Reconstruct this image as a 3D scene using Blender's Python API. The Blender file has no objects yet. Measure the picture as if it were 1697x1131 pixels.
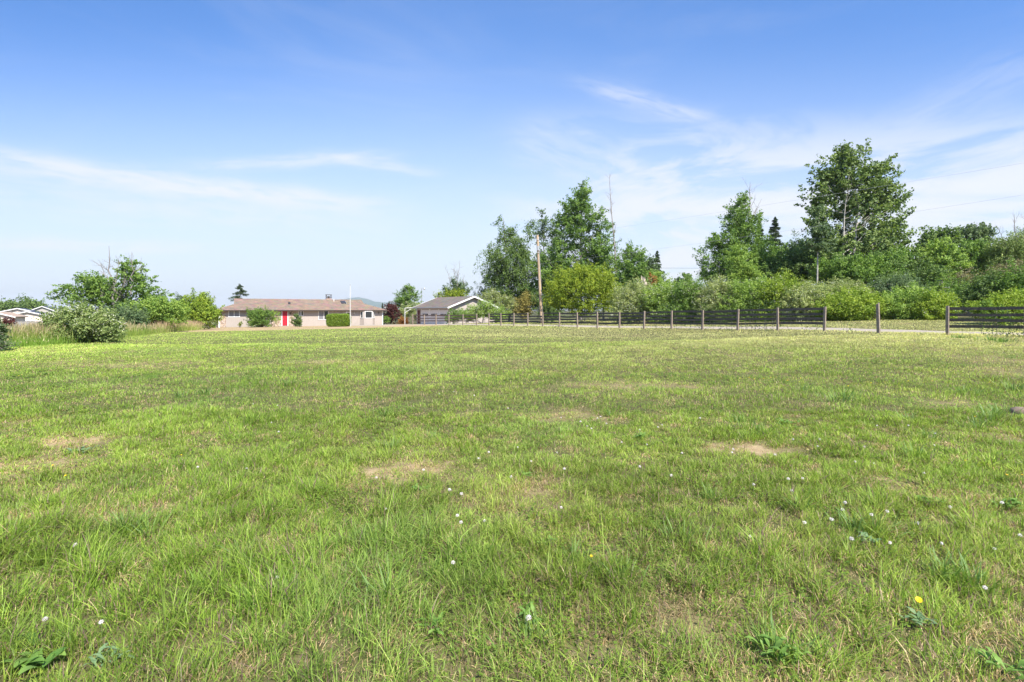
import bpy, math, numpy as np
from mathutils import Vector
R = math.radians
scene = bpy.context.scene
COL = scene.collection

# ------------------------------------------------------------------ camera
CAM_H = 1.6
cam_d = bpy.data.cameras.new("camera")
cam = bpy.data.objects.new("camera", cam_d)
COL.objects.link(cam)
cam.location = (0, 0, CAM_H)
cam.rotation_euler = (R(90), 0, 0)
cam_d.lens = 18.0
cam_d.sensor_width = 36.0
cam_d.shift_y = -0.0303
cam_d.clip_start = 0.05
cam_d.clip_end = 30000
scene.camera = cam

# ------------------------------------------------------------------ light
SUN_AZ, SUN_EL = R(148), R(51)          # azimuth clockwise from the view axis (+Y)
SUN_STRENGTH, SKY_STRENGTH, EXPOSURE = 4.6, 0.10, 1.15
sdir = Vector((math.sin(SUN_AZ) * math.cos(SUN_EL), math.cos(SUN_AZ) * math.cos(SUN_EL), math.sin(SUN_EL)))
sun_d = bpy.data.lights.new("sun", 'SUN')
sun_d.energy = SUN_STRENGTH
sun_d.angle = R(0.55)
sun_d.color = (1.0, 0.955, 0.88)
sun = bpy.data.objects.new("sun", sun_d)
COL.objects.link(sun)
sun.rotation_euler = sdir.to_track_quat('Z', 'Y').to_euler()
sun.location = sdir * 200

scene.view_settings.view_transform = 'Standard'
scene.view_settings.look = 'None'
scene.view_settings.gamma = 1.0
scene.view_settings.use_curve_mapping = False
scene.view_settings.exposure = EXPOSURE
scene.cycles.use_denoising = True
scene.cycles.max_bounces = 6
scene.cycles.diffuse_bounces = 3
scene.cycles.glossy_bounces = 2
scene.cycles.transmission_bounces = 4
scene.cycles.transparent_max_bounces = 8
scene.cycles.sample_clamp_indirect = 6.0
scene.cycles.volume_bounces = 0

PXF = 848.0
def pix(px, py, d):
    """a point of the photograph (1697 px wide) at a depth of d metres -> world"""
    return np.array([(px - 848.5) / PXF * d, d, CAM_H + (514 - py) / PXF * d])

# ------------------------------------------------------------------ sky
world = bpy.data.worlds.new("World")
scene.world = world
world.use_nodes = True
wn, wl = world.node_tree.nodes, world.node_tree.links
wn.clear()
def wmath(op, a, b=None, c=None, clamp=False):
    n = wn.new('ShaderNodeMath'); n.operation = op; n.use_clamp = clamp
    for i, v in enumerate((a, b, c)):
        if v is None: continue
        if isinstance(v, (int, float)): n.inputs[i].default_value = v
        else: wl.new(v, n.inputs[i])
    return n.outputs[0]
w_out = wn.new('ShaderNodeOutputWorld')
w_bg = wn.new('ShaderNodeBackground')
w_sky = wn.new('ShaderNodeTexSky')
w_sky.sky_type = 'NISHITA'
w_sky.sun_disc = False
w_sky.sun_elevation = SUN_EL
w_sky.sun_rotation = SUN_AZ
w_sky.altitude = 60
w_sky.air_density = 1.0
w_sky.dust_density = 0.6
w_sky.ozone_density = 2.2
w_bg.inputs['Strength'].default_value = SKY_STRENGTH
w_tint = wn.new('ShaderNodeMix'); w_tint.data_type = 'RGBA'; w_tint.blend_type = 'MULTIPLY'; w_tint.inputs['Factor'].default_value = 1
w_tint.inputs['B'].default_value = (0.57, 0.87, 1.20, 1)          # clearer, bluer air overhead
wl.new(w_sky.outputs[0], w_tint.inputs['A'])
tc = wn.new('ShaderNodeTexCoord')
sep = wn.new('ShaderNodeSeparateXYZ')
wl.new(tc.outputs['Generated'], sep.inputs[0])
AZ = wmath('ARCTAN2', sep.outputs[0], sep.outputs[1])
EL = wmath('ARCSINE', sep.outputs[2])
STR = wmath('MULTIPLY_ADD', wmath('MULTIPLY', AZ, AZ), 0.57, 1.0)   # the blue reaches lower to either side
E2 = wmath('MULTIPLY', EL, wmath('MINIMUM', STR, 1.5))
def wnoise(vec, scale, detail=5, rough=0.55, dist=0.0):
    n = wn.new('ShaderNodeTexNoise')
    n.inputs['Scale'].default_value = scale; n.inputs['Detail'].default_value = detail
    n.inputs['Roughness'].default_value = rough; n.inputs['Distortion'].default_value = dist
    wl.new(vec, n.inputs['Vector'])
    return n.outputs[0]
def wvec(x, y, z=0.0):
    n = wn.new('ShaderNodeCombineXYZ')
    for i, v in enumerate((x, y, z)):
        if isinstance(v, (int, float)): n.inputs[i].default_value = v
        else: wl.new(v, n.inputs[i])
    return n.outputs[0]
_nz = wn.new('ShaderNodeVectorMath'); _nz.operation = 'NORMALIZE'
wl.new(wvec(sep.outputs[0], sep.outputs[1], wmath('MULTIPLY', sep.outputs[2], wmath('MINIMUM', STR, 1.5))), _nz.inputs[0])
wl.new(_nz.outputs[0], w_sky.inputs['Vector'])
def wramp(v, a, b):
    n = wn.new('ShaderNodeMapRange'); n.interpolation_type = 'SMOOTHSTEP'
    n.inputs['From Min'].default_value = a; n.inputs['From Max'].default_value = b
    wl.new(v, n.inputs['Value'])
    return n.outputs[0]
def sky_azel(px, py):
    az = math.atan2(px - 848.5, PXF)
    return az, math.atan2((514 - py) / PXF * math.cos(az), 1.0)
def streak(p0, p1, thick, seed, warp=0.02, amount=1.0):
    """a band of cirrus running between two directions"""
    (a0, e0), (a1, e1) = sky_azel(*p0), sky_azel(*p1)
    th = math.atan2(e1 - e0, a1 - a0); half = math.hypot(e1 - e0, a1 - a0) / 2
    ca, ce = (a0 + a1) / 2, (e0 + e1) / 2
    da, de = wmath('SUBTRACT', AZ, ca), wmath('SUBTRACT', EL, ce)
    along = wmath('ADD', wmath('MULTIPLY', da, math.cos(th)), wmath('MULTIPLY', de, math.sin(th)))
    perp = wmath('SUBTRACT', wmath('MULTIPLY', de, math.cos(th)), wmath('MULTIPLY', da, math.sin(th)))
    wv = wnoise(wvec(along, perp, seed), 5.0, 3)
    perp = wmath('ADD', perp, wmath('MULTIPLY', wmath('SUBTRACT', wv, 0.5), warp * 2))
    fine = wnoise(wvec(wmath('MULTIPLY', along, 0.18), perp, seed + 3.7), 70.0, 5, 0.62, 0.4)
    g1 = wmath('EXPONENT', wmath('MULTIPLY', wmath('POWER', wmath('DIVIDE', perp, thick), 2), -1))
    g2 = wmath('EXPONENT', wmath('MULTIPLY', wmath('POWER', wmath('DIVIDE', along, half), 4), -1))
    g = wmath('MULTIPLY', wmath('MULTIPLY', g1, g2), wramp(fine, 0.22, 0.72))
    return wmath('MULTIPLY', g, amount)
clouds = [
    streak((-160, 238), (600, 338), 0.016, 1.0, 0.010, 1.9),
    streak((-120, 300), (640, 370), 0.032, 2.0, 0.014, 0.6),
    streak((330, 272), (640, 258), 0.010, 3.0, 0.012, 0.9),
    streak((540, 258), (720, 284), 0.009, 4.0, 0.008, 0.8),
    streak((970, 140), (1190, 198), 0.014, 5.0, 0.016, 0.65),
    streak((860, 230), (1050, 300), 0.045, 6.0, 0.03, 0.45),
    streak((-100, 400), (330, 412), 0.010, 7.0, 0.006, 1.0),
    streak((1480, 200), (1760, 95), 0.030, 8.0, 0.03, 0.22),
]
# broad veil thickening low and towards the right
veil_n = wnoise(wvec(wmath('MULTIPLY', AZ, 1.6), wmath('MULTIPLY', EL, 5.0), 9.1), 2.6, 7, 0.58, 0.6)
veil_m = wmath('MULTIPLY', wramp(AZ, -0.12, 0.34), wmath('MULTIPLY', wramp(E2, 0.40, 0.20), 1.0))
clouds.append(wmath('MULTIPLY', wmath('MULTIPLY', wramp(veil_n, 0.42, 0.60), veil_m), 1.9))
veil2 = wnoise(wvec(wmath('MULTIPLY', AZ, 1.0), wmath('MULTIPLY', EL, 4.0), 3.3), 1.7, 5, 0.55, 0.8)
clouds.append(wmath('MULTIPLY', wramp(veil2, 0.48, 0.85), 0.14))
tot = clouds[0]
for c in clouds[1:]:
    tot = wmath('ADD', tot, c)
tot = wmath('MULTIPLY', wmath('SUBTRACT', 1.0, wmath('EXPONENT', wmath('MULTIPLY', tot, -1.0))), 1.0, clamp=True)
w_mix = wn.new('ShaderNodeMix'); w_mix.data_type = 'RGBA'
wl.new(tot, w_mix.inputs['Factor'])
w_haze = wn.new('ShaderNodeMix'); w_haze.data_type = 'RGBA'        # pale summer haze low in the sky
wl.new(wramp(E2, 0.56, -0.04), w_haze.inputs['Factor'])
wl.new(w_tint.outputs['Result'], w_haze.inputs['A'])
w_haze.inputs['B'].default_value = (3.80, 4.12, 4.45, 1)
wl.new(w_haze.outputs['Result'], w_mix.inputs['A'])
w_mix.inputs['B'].default_value = (4.25, 4.35, 4.6, 1)
wl.new(w_mix.outputs['Result'], w_bg.inputs['Color'])
wl.new(w_bg.outputs[0], w_out.inputs['Surface'])

# ------------------------------------------------------------------ numeric helpers
def hsh(ix, iy, seed):
    h = (ix.astype(np.int64) * 374761393 + iy.astype(np.int64) * 668265263 + seed * 2246822519) & 0xFFFFFFFF
    h = ((h ^ (h >> 13)) * 1274126177) & 0xFFFFFFFF
    h = (h ^ (h >> 16)) & 0xFFFFFF
    return h / float(0xFFFFFF)
def vnoise(x, y, seed=0):
    x = np.asarray(x, float); y = np.asarray(y, float)
    ix, iy = np.floor(x), np.floor(y)
    fx, fy = x - ix, y - iy
    fx = fx * fx * (3 - 2 * fx); fy = fy * fy * (3 - 2 * fy)
    a, b = hsh(ix, iy, seed), hsh(ix + 1, iy, seed)
    c, d = hsh(ix, iy + 1, seed), hsh(ix + 1, iy + 1, seed)
    return (a * (1 - fx) + b * fx) * (1 - fy) + (c * (1 - fx) + d * fx) * fy
def fbm(x, y, scale, seed=0, octaves=4, gain=0.5):
    t = 0; amp = 1; s = 0; f = 1 / np.asarray(scale, float)
    for o in range(octaves):
        t = t + amp * vnoise(x * f + 13.7 * o, y * f - 7.1 * o, seed + o * 17); s += amp
        amp *= gain; f *= 2.03
    return t / s
def sstep(v, a, b):
    t = np.clip((v - a) / (b - a), 0, 1)
    return t * t * (3 - 2 * t)
def lerp(a, b, t):
    t = np.asarray(t)[..., None]
    return np.asarray(a) * (1 - t) + np.asarray(b) * t

class MB:
    """collects faces and links them as ONE mesh object"""
    def __init__(s):
        s.v = []; s.f = []; s.n = 0; s.m = []; s.c = []; s.sm = []
    def add(s, verts, faces, mat=0, col=None, smooth=False):
        verts = np.asarray(verts, float).reshape(-1, 3)
        faces = np.asarray(faces, np.int64)
        s.v.append(verts); s.f.append(faces + s.n); s.n += len(verts)
        s.m.append(np.full(len(faces), mat, np.int32)); s.sm.append(np.full(len(faces), smooth, bool))
        if col is None: col = np.zeros(len(verts))
        s.c.append(np.asarray(col, float))
    def poly(s, pts, mat=0):
        s.add(pts, [list(range(len(pts)))], mat)
    def box(s, lo, hi, mat=0, frame=None):
        x0, y0, z0 = lo; x1, y1, z1 = hi
        p = np.array([(x0,y0,z0),(x1,y0,z0),(x1,y1,z0),(x0,y1,z0),(x0,y0,z1),(x1,y0,z1),(x1,y1,z1),(x0,y1,z1)], float)
        if frame is not None: p = frame(p)
        s.add(p, [(0,3,2,1),(4,5,6,7),(0,1,5,4),(1,2,6,5),(2,3,7,6),(3,0,4,7)], mat)
    def tube(s, pts, rad, sides=6, mat=0, col=None, cap=True):
        pts = np.asarray(pts, float); n = len(pts)
        rad = np.broadcast_to(np.asarray(rad, float), (n,))
        t = np.gradient(pts, axis=0); t /= np.linalg.norm(t, axis=1)[:, None] + 1e-9
        ref = np.where(np.abs(t[:, 2:3]) > 0.9, np.array([[1., 0, 0]]), np.array([[0, 0, 1.]]))
        u = np.cross(t, ref); u /= np.linalg.norm(u, axis=1)[:, None] + 1e-9
        w = np.cross(t, u)
        a = np.arange(sides) / sides * 2 * math.pi
        ring = pts[:, None, :] + rad[:, None, None] * (u[:, None, :] * np.cos(a)[None, :, None] + w[:, None, :] * np.sin(a)[None, :, None])
        i, j = np.meshgrid(np.arange(n - 1), np.arange(sides), indexing='ij')
        jn = (j + 1) % sides
        f = np.stack([i*sides+j, i*sides+jn, (i+1)*sides+jn, (i+1)*sides+j], -1).reshape(-1, 4)
        c = None if col is None else np.full(n * sides, col)
        s.add(ring.reshape(-1, 3), f, mat, c, True)
        if cap:
            s.add(ring[-1], [list(range(sides))], mat); s.add(ring[0], [list(range(sides))[::-1]], mat)
    def build(s, name, mats, parent=None, colours=None):
        me = bpy.data.meshes.new(name)
        V = np.concatenate(s.v) if s.v else np.zeros((0, 3))
        q = parent
        while q is not None:
            V = V - np.array(q.location); q = q.parent
        starts = []; totals = []; idx = []; k = 0
        for f in s.f:
            c = f.shape[1]; n = len(f)
            starts.append(k + np.arange(n) * c); totals.append(np.full(n, c)); idx.append(f.reshape(-1)); k += n * c
        starts, totals, idx = (np.concatenate(q).astype(np.int32) for q in (starts, totals, idx))
        me.vertices.add(len(V)); me.vertices.foreach_set('co', V.astype(np.float32).ravel())
        me.loops.add(len(idx)); me.loops.foreach_set('vertex_index', idx)
        me.polygons.add(len(starts)); me.polygons.foreach_set('loop_start', starts); me.polygons.foreach_set('loop_total', totals)
        for m in (mats if isinstance(mats, (list, tuple)) else [mats]): me.materials.append(m)
        me.polygons.foreach_set('material_index', np.concatenate(s.m))
        me.polygons.foreach_set('use_smooth', np.concatenate(s.sm))
        c0 = s.c[0]
        if c0.ndim == 2:
            a = me.attributes.new('col', 'FLOAT_COLOR', 'POINT')
            C = np.concatenate(s.c); C = np.concatenate([C, np.ones((len(C), 1))], 1)
            a.data.foreach_set('color', C.astype(np.float32).ravel())
        else:
            a = me.attributes.new('rnd', 'FLOAT', 'POINT')
            a.data.foreach_set('value', np.concatenate(s.c).astype(np.float32))
        me.update(calc_edges=True)
        me.validate()
        o = bpy.data.objects.new(name, me); COL.objects.link(o)
        if parent is not None: o.parent = parent
        return o
def tag(o, label=None, cat=None, group=None, kind=None):
    if label: o['label'] = label
    if cat: o['category'] = cat
    if group: o['group'] = group
    if kind: o['kind'] = kind
    return o
def thing(name, label, cat, loc, group=None):
    o = bpy.data.objects.new(name, None); COL.objects.link(o)
    o.empty_display_size = 0.3
    o.location = tuple(float(q) for q in loc)
    return tag(o, label, cat, group)
def copy_tree(o, parent=None):
    c = o.copy(); COL.objects.link(c); c.parent = parent
    for ch in list(o.children): copy_tree(ch, c)
    return c

# ------------------------------------------------------------------ materials
def mat(name, base, rough=0.8, noise=None, bump=None, spec=0.3, metal=0.0):
    """base colour, optionally varied by noise = (scale, other colour, amount); bump = (scale, strength)"""
    m = bpy.data.materials.new(name); m.use_nodes = True
    n, l = m.node_tree.nodes, m.node_tree.links
    b = n['Principled BSDF']
    b.inputs['Roughness'].default_value = rough; b.inputs['Metallic'].default_value = metal
    b.inputs['Specular IOR Level'].default_value = spec
    b.inputs['Base Color'].default_value = (*base, 1)
    co = n.new('ShaderNodeTexCoord')
    if noise:
        t = n.new('ShaderNodeTexNoise'); t.inputs['Scale'].default_value = noise[0]; t.inputs['Detail'].default_value = 6
        t.inputs['Roughness'].default_value = 0.65
        l.new(co.outputs['Object'], t.inputs['Vector'])
        r = n.new('ShaderNodeValToRGB'); r.color_ramp.elements[0].position = 0.35; r.color_ramp.elements[1].position = 0.68
        r.color_ramp.elements[0].color = (*base, 1)
        r.color_ramp.elements[1].color = (*[a * (1 - noise[2]) + c * noise[2] for a, c in zip(base, noise[1])], 1)
        l.new(t.outputs[0], r.inputs[0]); l.new(r.outputs[0], b.inputs['Base Color'])
    if bump:
        t = n.new('ShaderNodeTexNoise'); t.inputs['Scale'].default_value = bump[0]; t.inputs['Detail'].default_value = 4
        l.new(co.outputs['Object'], t.inputs['Vector'])
        bp = n.new('ShaderNodeBump'); bp.inputs['Strength'].default_value = bump[1]; bp.inputs['Distance'].default_value = 0.02
        l.new(t.outputs[0], bp.inputs['Height']); l.new(bp.outputs[0], b.inputs['Normal'])
    return m
def leaf_mat(name, dark, light, trans=0.35, rough=0.55, warm=1.25):
    """thin leaves: 'rnd' (per leaf) picks a tone between two greens; light passes through"""
    m = bpy.data.materials.new(name); m.use_nodes = True
    n, l = m.node_tree.nodes, m.node_tree.links
    b = n['Principled BSDF']; out = n['Material Output']
    at = n.new('ShaderNodeAttribute'); at.attribute_name = 'rnd'
    r = n.new('ShaderNodeValToRGB')
    r.color_ramp.elements[0].color = (*dark, 1); r.color_ramp.elements[1].color = (*light, 1)
    l.new(at.outputs['Fac'], r.inputs[0])
    l.new(r.outputs[0], b.inputs['Base Color'])
    b.inputs['Roughness'].default_value = rough; b.inputs['Specular IOR Level'].default_value = 0.22
    tr = n.new('ShaderNodeBsdfTranslucent')
    mx = n.new('ShaderNodeMix'); mx.data_type = 'RGBA'; mx.blend_type = 'MULTIPLY'; mx.inputs['Factor'].default_value = 1
    mx.inputs['B'].default_value = (warm * 1.05, warm * 1.15, warm * 0.55, 1)
    l.new(r.outputs[0], mx.inputs['A']); l.new(mx.outputs['Result'], tr.inputs['Color'])
    ms = n.new('ShaderNodeMixShader'); ms.inputs[0].default_value = trans
    l.new(b.outputs[0], ms.inputs[1]); l.new(tr.outputs[0], ms.inputs[2]); l.new(ms.outputs[0], out.inputs['Surface'])
    return m
def blade_mat(name, trans=0.35):
    m = bpy.data.materials.new(name); m.use_nodes = True
    n, l = m.node_tree.nodes, m.node_tree.links
    b = n['Principled BSDF']; out = n['Material Output']
    at = n.new('ShaderNodeAttribute'); at.attribute_name = 'col'
    l.new(at.outputs['Color'], b.inputs['Base Color'])
    b.inputs['Roughness'].default_value = 0.5; b.inputs['Specular IOR Level'].default_value = 0.3
    tr = n.new('ShaderNodeBsdfTranslucent')
    mx = n.new('ShaderNodeMix'); mx.data_type = 'RGBA'; mx.blend_type = 'MULTIPLY'; mx.inputs['Factor'].default_value = 1
    mx.inputs['B'].default_value = (1.15, 1.25, 0.7, 1)
    l.new(at.outputs['Color'], mx.inputs['A']); l.new(mx.outputs['Result'], tr.inputs['Color'])
    ms = n.new('ShaderNodeMixShader'); ms.inputs[0].default_value = trans
    l.new(b.outputs[0], ms.inputs[1]); l.new(tr.outputs[0], ms.inputs[2]); l.new(ms.outputs[0], out.inputs['Surface'])
    return m

M = {}
M['bark'] = mat('bark_grey', (0.20, 0.17, 0.14), 0.9, (6, (0.36, 0.33, 0.29), 0.8), (14, 0.6))
M['pale_bark'] = mat('bark_pale', (0.42, 0.39, 0.34), 0.85, (5, (0.20, 0.17, 0.14), 0.7), (12, 0.5))
M['dead_wood'] = mat('dead_wood', (0.27, 0.24, 0.215), 0.9, (4, (0.20, 0.17, 0.15), 0.8), (14, 0.4))
M['stump'] = mat('stump_wood', (0.50, 0.42, 0.34), 0.9, (3, (0.24, 0.19, 0.15), 0.8), (9, 0.8))
M['post'] = mat('fence_post_wood', (0.31, 0.245, 0.19), 0.9, (9, (0.18, 0.14, 0.11), 0.8), (30, 0.5))
M['rail'] = mat('fence_rail_wood', (0.080, 0.062, 0.049), 0.9, (11, (0.16, 0.15, 0.135), 0.55), (30, 0.5))
M['rail_red'] = mat('fence_rail_stained', (0.11, 0.070, 0.058), 0.9, (11, (0.22, 0.17, 0.145), 0.7), (30, 0.5))
M['pole'] = mat('pole_wood', (0.50, 0.36, 0.23), 0.85, (3, (0.35, 0.24, 0.15), 0.8), (20, 0.5))
M['metal'] = mat('galvanised_metal', (0.42, 0.43, 0.44), 0.5, None, None, 0.5, 0.4)
M['dark_metal'] = mat('dark_metal', (0.04, 0.04, 0.045), 0.5)
M['wire'] = mat('wire_sheath', (0.42, 0.42, 0.43), 0.6)
M['dark_wire'] = mat('dark_wire_sheath', (0.03, 0.03, 0.03), 0.6)
M['white'] = mat('white_paint', (0.80, 0.79, 0.76), 0.55, (6, (0.66, 0.64, 0.60), 0.5))
M['pole_paint'] = mat('weathered_white_paint', (0.58, 0.57, 0.54), 0.6, (5, (0.44, 0.42, 0.39), 0.7))
M['gutter'] = mat('brown_gutter_eave_shade', (0.045, 0.033, 0.027), 0.6, (8, (0.08, 0.06, 0.045), 0.6))  # brown gutter paint, darkened further so its colour carries the eave shadow
M['red'] = mat('red_door_paint', (0.50, 0.020, 0.035), 0.45, (5, (0.40, 0.014, 0.025), 0.5))
M['dark_red'] = mat('dark_red_paint', (0.10, 0.02, 0.02), 0.5)
M['glass'] = mat('dark_window_glass', (0.025, 0.028, 0.032), 0.06, None, None, 0.6)
M['blind'] = mat('window_with_blind', (0.22, 0.21, 0.22), 0.25, (3, (0.12, 0.12, 0.13), 0.6), None, 0.5)
M['lamp'] = mat('lamp_glass', (0.6, 0.58, 0.5), 0.3)
M['cream'] = mat('cream_wall_paint', (0.74, 0.62, 0.50), 0.8, (2, (0.68, 0.55, 0.45), 0.6))
M['taupe'] = mat('taupe_wall_paint', (0.40, 0.37, 0.32), 0.8, (2, (0.34, 0.31, 0.27), 0.6))
M['slate'] = mat('dark_blue_roofing', (0.045, 0.052, 0.075), 0.8, (8, (0.09, 0.10, 0.13), 0.7))
M['tan_roof'] = mat('tan_roofing', (0.36, 0.27, 0.20), 0.85, (8, (0.28, 0.2, 0.15), 0.7))
M['rock'] = mat('field_stone', (0.17, 0.12, 0.085), 0.9, (6, (0.2, 0.16, 0.13), 0.7), (12, 0.6))
M['grey_board'] = mat('grey_fence_board', (0.36, 0.33, 0.30), 0.9, (6, (0.26, 0.23, 0.2), 0.7))

def siding_mat(name, a, b, scale):
    """vertical groove siding, grooves as bump and a thin dirt line"""
    m = mat(name, a, 0.75, (1.2, b, 0.6))
    n, l = m.node_tree.nodes, m.node_tree.links
    bs = n['Principled BSDF']
    uv = n.new('ShaderNodeAttribute'); uv.attribute_name = 'rnd'
    s = n.new('ShaderNodeMath'); s.operation = 'MULTIPLY'; s.inputs[1].default_value = scale
    l.new(uv.outputs['Fac'], s.inputs[0])
    fr = n.new('ShaderNodeMath'); fr.operation = 'FRACT'; l.new(s.outputs[0], fr.inputs[0])
    lt = n.new('ShaderNodeMath'); lt.operation = 'GREATER_THAN'; lt.inputs[1].default_value = 0.09; l.new(fr.outputs[0], lt.inputs[0])
    bp = n.new('ShaderNodeBump'); bp.inputs['Strength'].default_value = 0.9; bp.inputs['Distance'].default_value = 0.012
    l.new(lt.outputs[0], bp.inputs['Height']); l.new(bp.outputs[0], bs.inputs['Normal'])
    return m
M['siding'] = siding_mat('pinkish_beige_siding', (0.385, 0.332, 0.29), (0.34, 0.292, 0.254), 4.0)
M['garage_siding'] = siding_mat('beige_garage_siding', (0.44, 0.375, 0.335), (0.39, 0.33, 0.295), 4.0)

def shingle_mat(name, a, b, c):
    m = mat(name, a, 0.95, spec=0.08)
    n, l = m.node_tree.nodes, m.node_tree.links
    bs = n['Principled BSDF']; co = n['Texture Coordinate']
    br = n.new('ShaderNodeTexBrick'); br.inputs['Scale'].default_value = 1.0
    br.inputs['Brick Width'].default_value = 0.34; br.inputs['Row Height'].default_value = 0.075
    br.inputs['Mortar Size'].default_value = 0.008
    br.inputs['Color1'].default_value = (*a, 1); br.inputs['Color2'].default_value = (*b, 1); br.inputs['Mortar'].default_value = (*c, 1)
    at = n.new('ShaderNodeSeparateXYZ'); l.new(co.outputs['Object'], at.inputs[0])
    cb = n.new('ShaderNodeCombineXYZ')
    dot = n.new('ShaderNodeMath'); dot.operation = 'ADD'
    l.new(at.outputs[0], dot.inputs[0]); l.new(at.outputs[1], dot.inputs[1])
    l.new(dot.outputs[0], cb.inputs[0]); l.new(at.outputs[2], cb.inputs[1])
    l.new(cb.outputs[0], br.inputs['Vector'])
    nz = n.new('ShaderNodeTexNoise'); nz.inputs['Scale'].default_value = 1.3; nz.inputs['Detail'].default_value = 7
    l.new(co.outputs['Object'], nz.inputs['Vector'])
    mx = n.new('ShaderNodeMix'); mx.data_type = 'RGBA'; mx.blend_type = 'OVERLAY'; mx.inputs['Factor'].default_value = 0.6
    l.new(br.outputs['Color'], mx.inputs['A']); l.new(nz.outputs['Color'], mx.inputs['B'])
    hs = n.new('ShaderNodeHueSaturation'); hs.inputs['Saturation'].default_value = 0.8
    l.new(mx.outputs['Result'], hs.inputs['Color']); l.new(hs.outputs[0], bs.inputs['Base Color'])
    return m
M['shingle'] = shingle_mat('tan_brown_shingles', (0.245, 0.158, 0.106), (0.195, 0.125, 0.085), (0.11, 0.072, 0.05))
M['grey_shingle'] = shingle_mat('grey_brown_shingles', (0.190, 0.150, 0.118), (0.140, 0.112, 0.090), (0.075, 0.06, 0.05))

def cells_mat(name, lo, hi, mortar, scale):
    m = mat(name, lo, 0.85)
    n, l = m.node_tree.nodes, m.node_tree.links
    bs = n['Principled BSDF']; co = n['Texture Coordinate']
    v1 = n.new('ShaderNodeTexVoronoi'); v1.inputs['Scale'].default_value = scale
    v2 = n.new('ShaderNodeTexVoronoi'); v2.feature = 'DISTANCE_TO_EDGE'; v2.inputs['Scale'].default_value = scale
    for v in (v1, v2): l.new(co.outputs['Object'], v.inputs['Vector'])
    r = n.new('ShaderNodeValToRGB'); r.color_ramp.elements[0].color = (*lo, 1); r.color_ramp.elements[1].color = (*hi, 1)
    sp = n.new('ShaderNodeSeparateColor'); l.new(v1.outputs['Color'], sp.inputs[0]); l.new(sp.outputs[0], r.inputs[0])
    gt = n.new('ShaderNodeMath'); gt.operation = 'LESS_THAN'; gt.inputs[1].default_value = 0.05; l.new(v2.outputs['Distance'], gt.inputs[0])
    mx = n.new('ShaderNodeMix'); mx.data_type = 'RGBA'; l.new(gt.outputs[0], mx.inputs['Factor'])
    l.new(r.outputs[0], mx.inputs['A']); mx.inputs['B'].default_value = (*mortar, 1)
    l.new(mx.outputs['Result'], bs.inputs['Base Color'])
    bp = n.new('ShaderNodeBump'); bp.inputs['Strength'].default_value = 0.6; l.new(v2.outputs['Distance'], bp.inputs['Height']); l.new(bp.outputs[0], bs.inputs['Normal'])
    return m
M['stone'] = cells_mat('stone_veneer', (0.46, 0.34, 0.235), (0.20, 0.12, 0.075), (0.48, 0.43, 0.38), 4.2)
M['brick'] = cells_mat('chimney_brick', (0.36, 0.22, 0.17), (0.24, 0.15, 0.12), (0.42, 0.38, 0.34), 7.0)

# ------------------------------------------------------------------ terrain height
HA = np.array([(-41.2, 72), (-21.0, 83)], float)     # ends of the house front
HU = (HA[1] - HA[0]) / np.linalg.norm(HA[1] - HA[0]); HL = np.linalg.norm(HA[1] - HA[0])
HV = np.array([-HU[1], HU[0]])                        # away from the camera
F0 = np.array([-2.46, 55.0]); FD = np.array([math.cos(R(57.25)), -math.sin(R(57.25))]); FN = np.array([-FD[1], FD[0]])
HP = np.array([
    (0, 0, 0), (-6, 3, 0), (6, 3, .02), (-12, 8, -.02), (12, 8, .16), (0, 12, 0), (22, 12, .40), (-16, 16, -.02), (0, 25, .02),
    (13, 20, .34), (-21, 22, 0), (-28, 36, -.2), (-32, 50, -.42), (-12, 40, -.1), (0, 42, .0), (-2.5, 55, -.10), (6.1, 42.7, .14), (11, 34.5, .26),
    (16.1, 26.3, .46), (17.4, 24.2, .45), (20, 20.1, .52), (25, 24, .6), (24, 34, .85), (30, 45, 1.0), (16, 46, .55), (8, 58, .25),
    (-13, 67, -.34), (-12, 78, -.55), (-5, 82, -.5), (-41, 72, -.85), (-31, 77, -.82), (-21, 83, -.78), (-30, 65, -.68), (-20, 60, -.4), (-22, 72, -.66),
    (-45, 60, -.9), (-60, 50, -1.3), (-40, 30, -.7), (-60, 90, -1.5), (-40, 110, -1.4), (0, 110, -.7), (40, 90, .9), (60, 60, 1.3), (50, 20, 1.0),
    (-60, 0, -1.0), (60, -20, .8), (0, -60, 0), (-130, 150, -2.6), (-60, 180, -2.6), (60, 180, .2), (150, 120, 1.5), (-150, 60, -2.4)], float)
def _k(a, b): return np.sqrt(((a[:, None, :] - b[None]) ** 2).sum(-1) + 36.0)
_A = np.zeros((len(HP) + 1,) * 2); _A[:-1, :-1] = _k(HP[:, :2], HP[:, :2]) - 0.0
_A[:-1, -1] = 1; _A[-1, :-1] = 1
_w = np.linalg.solve(_A + np.diag([-0.5] * len(HP) + [0]), np.append(HP[:, 2], 0))
def H0(x, y):
    x = np.atleast_1d(np.asarray(x, float)); y = np.atleast_1d(np.asarray(y, float))
    r = np.hypot(x, y); out = np.empty(len(x))
    for i in range(0, len(x), 60000):
        q = np.stack([x[i:i+60000], y[i:i+60000]], 1)
        out[i:i+60000] = _k(q, HP[:, :2]) @ _w[:-1] + _w[-1]
    f = sstep(r, 150, 420)
    return np.clip(out, -4, 3) * (1 - f) + (-3.0) * f
def H(x, y):
    x = np.atleast_1d(np.asarray(x, float)); y = np.atleast_1d(np.asarray(y, float))
    r = np.hypot(x, y)
    und = (fbm(x, y, 2.4, 5, 3) - 0.5) * 0.09 * (1 - sstep(r, 20, 40)) + (fbm(x, y, 9, 8, 2) - 0.5) * 0.16 * (1 - sstep(r, 30, 55))
    return H0(x, y) + und * sstep(r, 0.3, 2.0)
def Hs(x, y): return float(H(x, y)[0])
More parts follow.
